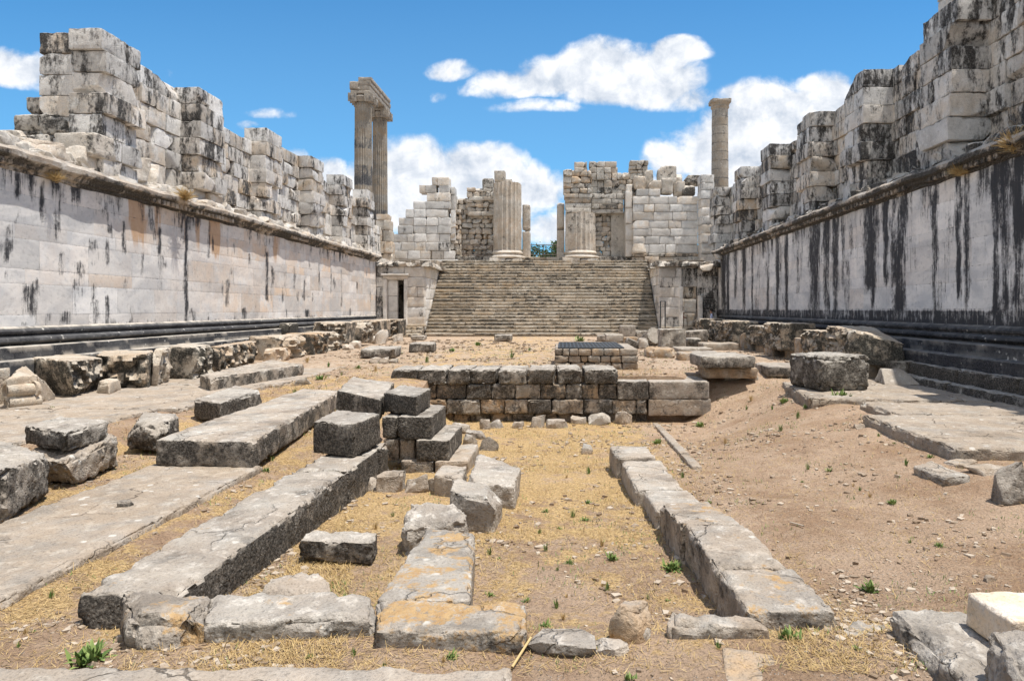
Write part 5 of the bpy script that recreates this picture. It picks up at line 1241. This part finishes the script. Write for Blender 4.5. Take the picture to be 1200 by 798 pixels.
# nearest fragments at the photo's left edge
LD = 1.83
carved(baseC([(-30, 482), (12, 475), (9, 462), (-25, 466)], LD, [.7, .72, .55, .6]), 'carved fragment cut by the left photo edge beside the moulded one', (.7, .3, 0, .3), (0, -1), .1, 4, .25, 81)
def shaftx(m): tube(m, P(6, 458, 12.45), P(38, 456, 12.85), .11, (.75, .15, 0, .3)); tube(m, P(38, 456, 12.84), P(42, 455.6, 12.9), .15, (.75, .15, 0, .3)); tube(m, P(8, 472, 12.5), P(46, 470, 12.95), .12, (.7, .3, 0, .3))
carved(baseC([(6, 480), (45, 475), (65, 469), (28, 464)], LD, [.55, .62, .12, .7]), 'moulded fragment with a round shaft, second from the left photo edge', (.75, .25, 0, .3), (1, -1), .02, 2, .12, 82, extra=shaftx)
carved(baseC([(36, 463), (84, 468), (121, 456.5), (78, 453)], LD, [.8, .78, .72, .8]), 'smooth sided block with a deeply carved rounded end on the left', (.55, .8, .02, .25), (0, 1), .1, 6, .3, 83)
carved(baseC([(112, 462), (128, 463), (142, 458), (126, 456)], LD, .27), 'small pale stone between the rounded carved block and the dark topped figure block', (.85, .1, 0, .2), (1, -1), .01, 6, .35, 84)
carved(baseC([(112, 456), (174, 455.5), (181, 450), (120, 450)], LD, [.78, .8, .82, .82]), 'dark topped block carved with a figure and a ledge on the left', (.55, .8, 0, .4), (1, -1), .14, 2, .15, 85)
C = baseC([(176, 453.5), (185, 453), (199, 446.5), (182, 446)], LD, .86); C[4:, 0] += .12; C[4:, 1] -= .1; carved(C, 'leaning wedge attached beside the dark topped figure block', (.75, .45, 0, .2), (0, 1), .08, 5, .35, 86)
carved(baseC([(188, 445), (227, 445.5), (250, 439.5), (214, 438)], LD, .86), 'block with a dark hexagonal end and carved leaves, fifth in the left row', (.6, .75, 0, .15), (0, 1), .11, 7, .36, 87)
carved(baseC([(246, 436), (258, 436.5), (303, 425.5), (290, 424.5)], 1.82, .74), 'long dark fronted carved block in the middle of the left row', (.5, .75, 0, .5), (0, 1), .1, 3, .2, 88)
C = np.array(corners(-10.8, -9.6, 23.4, 25.2, -.05, .8)); carved(C, 'worn carved block with eroded hollows in the left row', (.65, .5, 0, .4), (0, 1), .2, 5, .3, 89)
C = np.array(corners(-9.95, -9.5, 22.4, 23.9, -.05, .42)); carved(C, 'low tan carved fragment leaning on the worn block', (.65, .3, 0, .6), (0, 1), .08, 5, .3, 90)
C = np.array(corners(-10.7, -9.45, 25.9, 27.5, -.05, .8)); carved(C, 'carved block with an orange patch by the middle of the left row', (.45, .8, .1, .8), (0, 1), .1, 3, .2, 91)
C = np.array(corners(-10.7, -9.6, 27.9, 29.5, -.02, .78)); carved(C, 'rounded carved block after the one with the orange patch', (.55, .6, 0, .3), (0, 1), .15, 6, .3, 92)
C = np.array(corners(-11.1, -9.6, 30.2, 32.3, .2, 1.16)); carved(C, 'higher carved block with a griffin relief near the far end of the left row', (.55, .7, 0, .3), (1, -1), .12, 4, .25, 93)
C = np.array(corners(-9.9, -9.25, 31.6, 33.2, .15, 1.1)); carved(C, 'dark rounded end piece beside the griffin relief block', (.6, .6, 0, .2), (0, 1), .1, 6, .35, 94)
C = np.array(corners(-10.9, -9.4, 35, 37.2, .2, 1.15)); carved(C, 'flat topped carved block second from the far end of the left row', (.6, .65, 0, .4), (1, -1), .08, 3, .2, 95)
C = np.array(corners(-10.7, -9.2, 38.2, 40.0, .2, 1.15)); carved(C, 'last carved block of the left row before the stair pavilion', (.5, .85, 0, .4), (1, -1), .08, 3, .2, 96)
C = np.array(corners(-11.5, -11.05, 27.6, 28.5, .66, 1.16)); carved(C, 'small black block standing up on the stepped wall base at the left', (.3, 1.2, 0, 0), (1, -1), .02, 2, .2, 97)
for i, (x, y, w, h) in enumerate([(-9.35, 30.5, .6, .4), (-9.55, 31.2, .5, .35), (-9.15, 34.2, .7, .75), (-9.45, 34.6, .6, .5), (-8.95, 36.6, .5, .5), (-9.25, 29.3, .5, .3)]):
    m = MB(); rock_into(m, (x, y, -.05), (w, w, h), .2 * i, seg=.1, cuts=8, wx=(.7, .25, 0, .4), seed=200 + i)
    tag(m.build('rock', M['rubble']), ['tan stone below the griffin relief block', 'grey stone below the griffin relief block', 'tall pale stone by the far end of the left row', 'pale stone behind the tall one at the far left row', 'small stone under the last carved block of the left row', 'small stone after the rounded carved block at the left'][i], 'rock', 'stones propping the left carved row')

# carved blocks along the right wall, on low supports
RG = 'carved capitals along the right wall'
rr_ = [(17.5, 19.3, 7.45, 8.75, 1.27, .3, 'nearest carved block of the right row with a sloping broken end'),
       (20.5, 22.2, 7.75, 8.8, 1.08, .3, 'second carved block of the right row with a notched orange corner'),
       (23.5, 25.6, 7.5, 8.7, 1.25, .3, 'third carved block of the right row, leaf relief above a small support'),
       (27.0, 29.2, 7.8, 8.8, 1.06, .28, 'fourth carved block of the right row with an orange patch'),
       (30.7, 33.0, 7.6, 8.8, 1.2, .15, 'fifth carved block of the right row with a black crust'),
       (34.6, 36.7, 7.85, 9.0, 1.1, .1, 'sixth carved block of the right row with a bright worn top'),
       (37.9, 40.2, 7.7, 9.0, 1.2, .05, 'last black carved block of the right row near the pavilion')]
for i, (y0, y1, x0, x1, zt, zb, lb) in enumerate(rr_):
    C = np.array(corners(x0, x1, y0, y1, zb, zt))
    if i == 0: C[[5], 2] -= .42; C[[4], 2] -= .05
    carved(C, lb, (.5, .76, .02, .35), (0, -1), .1, 3 if i else 4, .15, 120 + i, group=RG, seg=segfor(C) * .8)
for i, (y, x, w, d, h) in enumerate([(17.9, 8.0, .5, .9, .32), (20.5, 7.75, .6, .7, .34), (22.0, 7.8, .6, .6, .34), (23.6, 7.9, .6, .8, .34), (25.4, 7.8, .7, .7, .34), (27.2, 7.9, .6, .9, .33), (29.0, 7.95, .6, .7, .33), (31.0, 7.9, .7, .9, .22)]):
    m = MB(); rbox(m, corners(x, x + w, y, y + d, -.08, h - .02), seg=.09, r=.05, chip=.06, cuts=2, wx=(.6, .3, 0, .9 if i % 2 else .5))
    tag(m.build('support_stone', M['stone']), 'tan support stone under the ' + ['nearest carved block', 'near end of the second carved block', 'far end of the second carved block', 'near end of the third carved block', 'far end of the third carved block', 'near end of the fourth carved block', 'far end of the fourth carved block', 'fifth carved block'][i] + ' of the right row', 'support stone', 'support stones of the right row')
for i, (y, x, w, d, z0, z1) in enumerate([(19.55, 7.95, .7, .6, .3, .85), (22.5, 8.0, .6, .6, .3, .9), (25.95, 8.0, .6, .7, .3, .8), (29.6, 8.0, .6, .7, .28, .8)]):
    m = MB(); rbox(m, corners(x - .16, x + w, y - .1, y + d + .12, z0 - .35, z1 - .12), seg=.09, r=.05, chip=.08, cuts=3, wx=(.6, .15, .2, 1))
    tag(m.build('infill_stone', M['stone']), 'orange brown stone standing between the ' + ['nearest and second', 'second and third', 'third and fourth', 'fourth and fifth'][i] + ' carved blocks at the right', SB, 'orange infill stones of the right row')
# right wall foot: long rough foundation course
m = MB(); y = 6; g = np.random.default_rng(91)
while y < 20:
    L = g.uniform(1.2, 2.2); rbox(m, corners(8.72, 9.0, y + .01, y + L - .01, -.3, .42), seg=.12, r=.05, amp=.03, chip=.06, wx=(.4, 1.0, 0, .05)); rbox(m, corners(8.45, 8.71, y + .01, y + L - .01, -.3, .12), seg=.12, r=.05, amp=.03, chip=.06, wx=(.45, .85, 0, .05)); y += L
m.build('rough_footing', M['stone'], rw)

# ------------------------------------------------------------------ plants, straw and grit
def tuft_mesh(kind, seed):
    g = np.random.default_rng(seed); V = []; F = []; W = []
    n = {0: 46, 1: 26, 2: 90}[kind]
    for k in range(n):
        a = g.uniform(0, 6.283); lean = g.uniform(.2, 1.1) if kind != 1 else g.uniform(.05, .5); L = g.uniform(.5, 1) * (1 if kind != 1 else 1.3)
        d = np.array([math.cos(a) * math.sin(lean), math.sin(a) * math.sin(lean), math.cos(lean)]); s = np.cross(d, [0, 0, 1.]); s /= np.linalg.norm(s) + 1e-9
        wd = (.09 if kind == 0 else .045 if kind == 1 else .1) * g.uniform(.6, 1.2)
        b0 = g.normal(size=3) * [.25, .25, 0] if kind != 1 else g.normal(size=3) * [.1, .1, 0]
        p0, p1, p2 = b0, b0 + d * L * .55, b0 + d * L + np.array([0, 0, -.22 * L * lean])
        b = len(V); V += [p0 - s * wd * .3, p0 + s * wd * .3, p1 - s * wd, p1 + s * wd, p2 - s * wd * .15, p2 + s * wd * .15]
        F += [(b, b + 1, b + 3, b + 2), (b + 2, b + 3, b + 5, b + 4)]; W += [g.random()] * 6
    return np.array(V), np.array(F), np.array(W)
TM = []
for i, kd in enumerate((0, 1, 0, 1, 2)):
    V, F_, W_ = tuft_mesh(kd, 300 + i); m = MB(); m.add(V, F_, np.stack([W_, W_ * 0, W_ * 0, W_ * 0], 1)); o = m.build('weed' if i != 3 else 'dry_weed', M['weed' if i != 3 else 'straw'], origin=np.zeros(3)); TM.append(o)
used = [False] * 5
def weed(px, py, size, kind, label, group=None, D=None, zoff=0):
    o = TM[kind] if not used[kind] else TM[kind].copy()
    if used[kind]: COL.objects.link(o)
    used[kind] = True
    if D is None: D = dl(px, py)
    p = G(px, py, D); s = 1.35 * size / FPX * p[1]
    o.location = (p[0], p[1], p[2] - .01); o.scale = (s, s, s); o.rotation_euler = (0, 0, (px * 13.7) % 6.28)
    for k_ in ('group',):
        if k_ in o: del o[k_]
    tag(o, label, 'weed', group); return o
weed(106, 775, 22, 4, 'bushy bright green weed beside the cracked corner block')
weed(985, 470, 13, 4, 'leafy green weed at the foot of the big black block', D=1.93)
weed(788, 668, 12, 4, 'green weed in the shadow of the right foundation wall')
weed(394, 657, 9, 4, 'small green weed below the flat grey broken slab')
weed(1020, 692, 14, 0, 'green weed in the bare dirt above the right corner slab')
weed(738, 796, 9, 0, 'green weed at the very bottom of the photo')
weed(925, 748, 14, 0, 'green weed by the near end of the right foundation wall')
gw = 'small green weeds in the dirt'
spots = [(585, 655), (574, 650), (575, 698), (706, 688), (712, 692), (668, 660), (653, 668), (718, 655), (705, 640), (632, 625), (655, 620), (672, 606), (686, 610), (664, 700), (652, 712), (618, 705), (612, 722), (640, 735), (660, 726), (760, 702), (782, 704), (640, 645), (690, 590), (664, 560), (690, 555), (640, 600), (735, 560), (770, 520),
         (30, 742), (22, 758), (40, 740), (60, 700), (362, 770), (300, 768), (415, 768), (420, 740), (465, 752), (530, 770), (520, 775), (450, 780), (960, 765), (915, 748), (1005, 760), (1035, 788), (842, 760), (1100, 640), (1066, 636), (1045, 590), (1020, 583), (1008, 575), (940, 565), (947, 550), (972, 552), (1000, 570), (935, 490), (945, 478), (905, 480), (918, 472), (880, 470), (1030, 512), (1048, 520), (1062, 545), (1090, 536), (1050, 556), (915, 505), (860, 465), (875, 480), (820, 500), (850, 520),
         (235, 443), (230, 462), (75, 525), (60, 480), (330, 470), (345, 462), (420, 432), (400, 440), (375, 445), (440, 435), (385, 430), (470, 415), (500, 425), (530, 412), (550, 430), (600, 420), (560, 405), (620, 412), (680, 400), (360, 425), (745, 530), (760, 548), (800, 560), (830, 590), (330, 528), (318, 540), (312, 552), (460, 605), (520, 605), (440, 620)]
for i, (px, py) in enumerate(spots):
    weed(px, py, (4 + 5 * ((i * 37) % 10) / 10) * (1.0 if py > 600 else .8), (0, 1, 2, 3, 1)[i % 5], 'small green weed sprouting from the dry dirt' if i % 5 != 3 else 'small withered straw coloured weed in the dry dirt', gw if i % 5 != 3 else 'withered weeds in the dirt')

def scatter(n, seed, region, dens):
    g = np.random.default_rng(seed); out = []
    while sum(len(a) for a in out) < n:
        x = g.uniform(region[0], region[1], n); u = g.random(n); y = region[2] * (region[3] / region[2]) ** u
        x = np.where(np.abs(x) < y * .95 + .5, x, x * .3)
        k = g.random(n) < dens(x, y); out.append(np.stack([x[k], y[k]], 1))
    return np.concatenate(out)[:n], g
def drop(n, seed, region, dens, name, mat, smin, smax, kind):
    xy, g = scatter(n, seed, region, dens); x, y = xy[:, 0], xy[:, 1]; z = gh(x, y); m = MB()
    if kind in ('straw', 'sprout'):
        a = g.uniform(0, np.pi * 2, n); L = g.uniform(smin, smax, n) * (.8 + y * .015); el = g.uniform(-.05, .4, n) + (g.random(n) < .25) * g.uniform(.2, .8, n); w = .0006 + .00022 * y + L * .008
        if kind == 'sprout': el = g.uniform(.5, 1.5, n); w = w * 1.6
        d = np.stack([np.cos(a) * np.cos(el), np.sin(a) * np.cos(el), np.sin(el)], 1); s = np.stack([-np.sin(a), np.cos(a), 0 * a], 1)
        c = np.stack([x, y, z + .004], 1)
        V = np.stack([c - s * w[:, None], c + s * w[:, None], c + d * L[:, None] + s * w[:, None] * .4, c + d * L[:, None] - s * w[:, None] * .4], 1).reshape(-1, 3)
        F_ = np.arange(4 * n).reshape(-1, 4); tn = np.repeat(g.random(n), 4)
    else:
        s = smin * (smax / smin) ** (g.random(n) ** 3.4) * (.6 + y * .07)
        base = np.array([c for c in BITS]) * .5
        fq = np.array([(0, 2, 3, 1), (4, 5, 7, 6), (0, 1, 5, 4), (2, 6, 7, 3), (0, 4, 6, 2), (1, 3, 7, 5)])
        jit = base[None] * (1 + g.normal(0, .28, (n, 8, 3))); a = g.uniform(0, 6.28, n); ca, sa = np.cos(a), np.sin(a)
        sc = np.stack([s * g.uniform(.7, 1.4, n), s * g.uniform(.7, 1.2, n), s * g.uniform(.35, .7, n)], 1)
        q = jit * sc[:, None]; X = q[..., 0] * ca[:, None] - q[..., 1] * sa[:, None]; Y = q[..., 0] * sa[:, None] + q[..., 1] * ca[:, None]
        V = np.stack([X + x[:, None], Y + y[:, None], q[..., 2] + z[:, None] + s[:, None] * .12], -1).reshape(-1, 3)
        F_ = (fq[None] + 8 * np.arange(n)[:, None, None]).reshape(-1, 4); tn = np.repeat(g.random(n), 8)
    m.add(V, F_, np.stack([tn, tn * 0, tn * 0, tn * 0], 1))
    return tag(m.build(name, M[mat], smooth=False, origin=np.zeros(3)), kind='stuff')
def sdens(x, y):
    p = np.stack([x, y, x * 0], 1); return np.clip(strawness(x, y) * (.35 + 1.3 * fbm(p * 1.3 + 40, 3) + .25), .01, 1) * (gz(x, y) < .2)
drop(85000, 1, (-8, 7, 3.6, 20), sdens, 'dry_straw', 'straw', .025, .085, 'straw')
drop(7000, 5, (-7, 6.5, 3.6, 30), lambda x, y: np.clip(-.25 + 2.2 * fbm(np.stack([x, y, x * 0], 1) * 1.9 + 61, 3), .012, 1) * (gz(x, y) < .2), 'green_sprouts', 'weed', .015, .045, 'sprout')
drop(34000, 2, (-9, 8, 3.5, 38), lambda x, y: np.clip(.22 + 1.7 * fbm(np.stack([x, y, x * 0], 1) * 1.1 + 11, 3), .05, 1), 'gravel', 'grit', .005, .05, 'rock')

# ------------------------------------------------------------------ sky, clouds, sun, camera
w = bpy.data.worlds.new('World'); SC.world = w; w.use_nodes = True
t = NT(w.node_tree)
bgn = w.node_tree.nodes['Background']
SUN = Vector((.28, -.085, 1.0)).normalized()
sky = t.new('ShaderNodeTexSky', sky_type='NISHITA'); sky.sun_disc = False
sky.sun_elevation = math.asin(SUN.z); sky.sun_rotation = math.atan2(SUN.x, SUN.y)
sky.air_density = 1.0; sky.dust_density = .3; sky.ozone_density = 2.5
tc = t.new('ShaderNodeTexCoord'); gen = t.v('NORMALIZE', tc.outputs['Generated'])
sp = t.new('ShaderNodeSeparateXYZ'); t.l.new(gen, sp.inputs[0])
dy = t.m('MAXIMUM', sp.outputs[1], .04)
U = t.m('DIVIDE', sp.outputs[0], dy); V = t.m('DIVIDE', sp.outputs[2], dy)
cv = t.new('ShaderNodeCombineXYZ'); t.l.new(U, cv.inputs[0]); t.l.new(V, cv.inputs[1])
puv = cv.outputs[0]
warp = t.new('ShaderNodeTexNoise'); t.l.new(puv, warp.inputs['Vector']); warp.inputs['Scale'].default_value = 9; warp.inputs['Detail'].default_value = 4
wv = t.v('MULTIPLY', t.v('SUBTRACT', warp.outputs['Color'], (.5, .5, .5)), (.05, .035, 0))
pw = t.v('ADD', puv, wv)
cl = [(600, 98, 48, 20, 1), (650, 92, 55, 26, 1.1), (705, 92, 60, 40, 1.25), (760, 96, 62, 40, 1.2), (795, 62, 34, 20, 1.1), (640, 125, 60, 12, .5), (810, 118, 28, 18, .8), (570, 105, 30, 14, .6),
      (530, 83, 30, 14, .8), (512, 112, 14, 8, .35),
      (480, 205, 60, 42, 1.2), (560, 205, 60, 36, 1.2), (620, 225, 45, 32, 1.1), (520, 245, 120, 40, 1.2), (440, 215, 40, 30, .9), (385, 205, 30, 22, .8), (345, 180, 16, 8, .5),
      (850, 180, 70, 55, 1.15), (905, 150, 75, 52, 1.25), (965, 118, 42, 32, 1.15), (950, 160, 60, 50, 1.1), (790, 190, 36, 32, .9), (800, 225, 60, 26, .8), (845, 215, 50, 30, 1),
      (28, 88, 56, 24, 1.0), (66, 98, 36, 18, .85), (-10, 78, 46, 20, 1), (195, 86, 7, 10, .3), (316, 134, 30, 8, .5), (290, 147, 14, 6, .5), (640, 272, 40, 22, .8), (-80, 150, 60, 30, 1), (1350, 120, 90, 50, 1), (1500, 250, 130, 60, 1)]
spw = t.new('ShaderNodeSeparateXYZ'); t.l.new(pw, spw.inputs[0])
acc = None; vac = None
for (px, py, rx, ry, s) in cl:
    rx *= 1.25; ry *= 1.3
    a = t.m('MULTIPLY', t.m('SUBTRACT', spw.outputs[0], (px - CX) / FPX), FPX / rx); b = t.m('MULTIPLY', t.m('SUBTRACT', spw.outputs[1], (CY - py) / FPX), FPX / ry)
    if py > 60 and rx > 30:      # flatter underside
        b = t.m('MULTIPLY', b, t.m('ADD', 1, t.m('MULTIPLY', t.m('LESS_THAN', b, 0), .45)))
    q = t.m('MAXIMUM', t.m('MULTIPLY', t.m('SUBTRACT', 1, t.m('ADD', t.m('MULTIPLY', a, a), t.m('MULTIPLY', b, b))), s), 0)
    acc = q if acc is None else t.m('MAXIMUM', acc, q)
n1 = t.noise(pw, 13, 9, .6); n2 = t.noise(t.v('ADD', pw, (.012, .022, 0)), 13, 9, .6)
dens = t.m('ADD', acc, t.m('MULTIPLY', t.m('SUBTRACT', n1, .5), 2.0))
alpha = t.m('MULTIPLY', t.ss(.1, .72, dens), t.ss(.0, .3, acc))
alpha = t.m('MULTIPLY', alpha, t.ss(.05, .2, sp.outputs[1]))
lit = t.m('ADD', .62, t.m('MULTIPLY', t.m('SUBTRACT', n1, n2), 3.6))
thick = t.ss(.45, 1.5, dens)
lit = t.m('SUBTRACT', lit, t.m('MULTIPLY', t.m('MULTIPLY', thick, t.ss(.52, .3, t.noise(pw, 7, 3, .5))), .25))
ccol = t.mix(t.m('MINIMUM', t.m('MAXIMUM', lit, 0), 1), (4.4, 5.0, 5.9), (8.2, 8.3, 8.5))
skyc = t.new('ShaderNodeHueSaturation'); t.l.new(sky.outputs[0], skyc.inputs['Color']); skyc.inputs['Saturation'].default_value = 1.0; skyc.inputs['Value'].default_value = 1.0
low = t.ss(.55, .0, V)
skyn = t.mix(.0, skyc.outputs[0], (2, 4, 7))
skyn = t.v('MULTIPLY', skyc.outputs[0], (.215, .83, 1.2))
back = t.m('SUBTRACT', 1, t.ss(.02, .3, sp.outputs[1]))
fill_cloud = t.m('MULTIPLY', t.m('MULTIPLY', t.ss(.38, .54, t.noise(gen, 2.6, 7, .6)), back), t.ss(.0, .12, sp.outputs[2]))  # unseen white clouds added behind the camera to whiten the ambient light
skyn = t.mix(t.m('MULTIPLY', t.ss(.75, .05, V), .34), skyn, (3.5, 6.1, 8.2))
skyn = t.mix(fill_cloud, skyn, (7.6, 7.6, 7.7))
t.l.new(t.mix(alpha, skyn, ccol), bgn.inputs['Color'])
bgn.inputs['Strength'].default_value = .1
sl = bpy.data.lights.new('sun', 'SUN'); sl.energy = 4.4; sl.angle = R(.5); sl.color = (1, .955, .89)
so = bpy.data.objects.new('sun', sl); COL.objects.link(so); so.rotation_euler = SUN.to_track_quat('Z', 'Y').to_euler(); so.location = (10, -10, 40)

cam = bpy.data.cameras.new('camera'); cam.sensor_fit = 'HORIZONTAL'; cam.sensor_width = 36; cam.lens = 36 * FPX / 1200
cam.shift_x = (600 - CX) / 1200; cam.shift_y = (CY - 399) / 1200; cam.clip_start = .05; cam.clip_end = 5000
co = bpy.data.objects.new('camera', cam); COL.objects.link(co); co.location = (0, 0, EYE); co.rotation_euler = (R(90), 0, 0); SC.camera = co
SC.view_settings.view_transform = 'Standard'; SC.view_settings.look = 'None'; SC.view_settings.gamma = 1; SC.view_settings.exposure = .42
SC.view_settings.use_curve_mapping = False
SC.cycles.max_bounces = 6
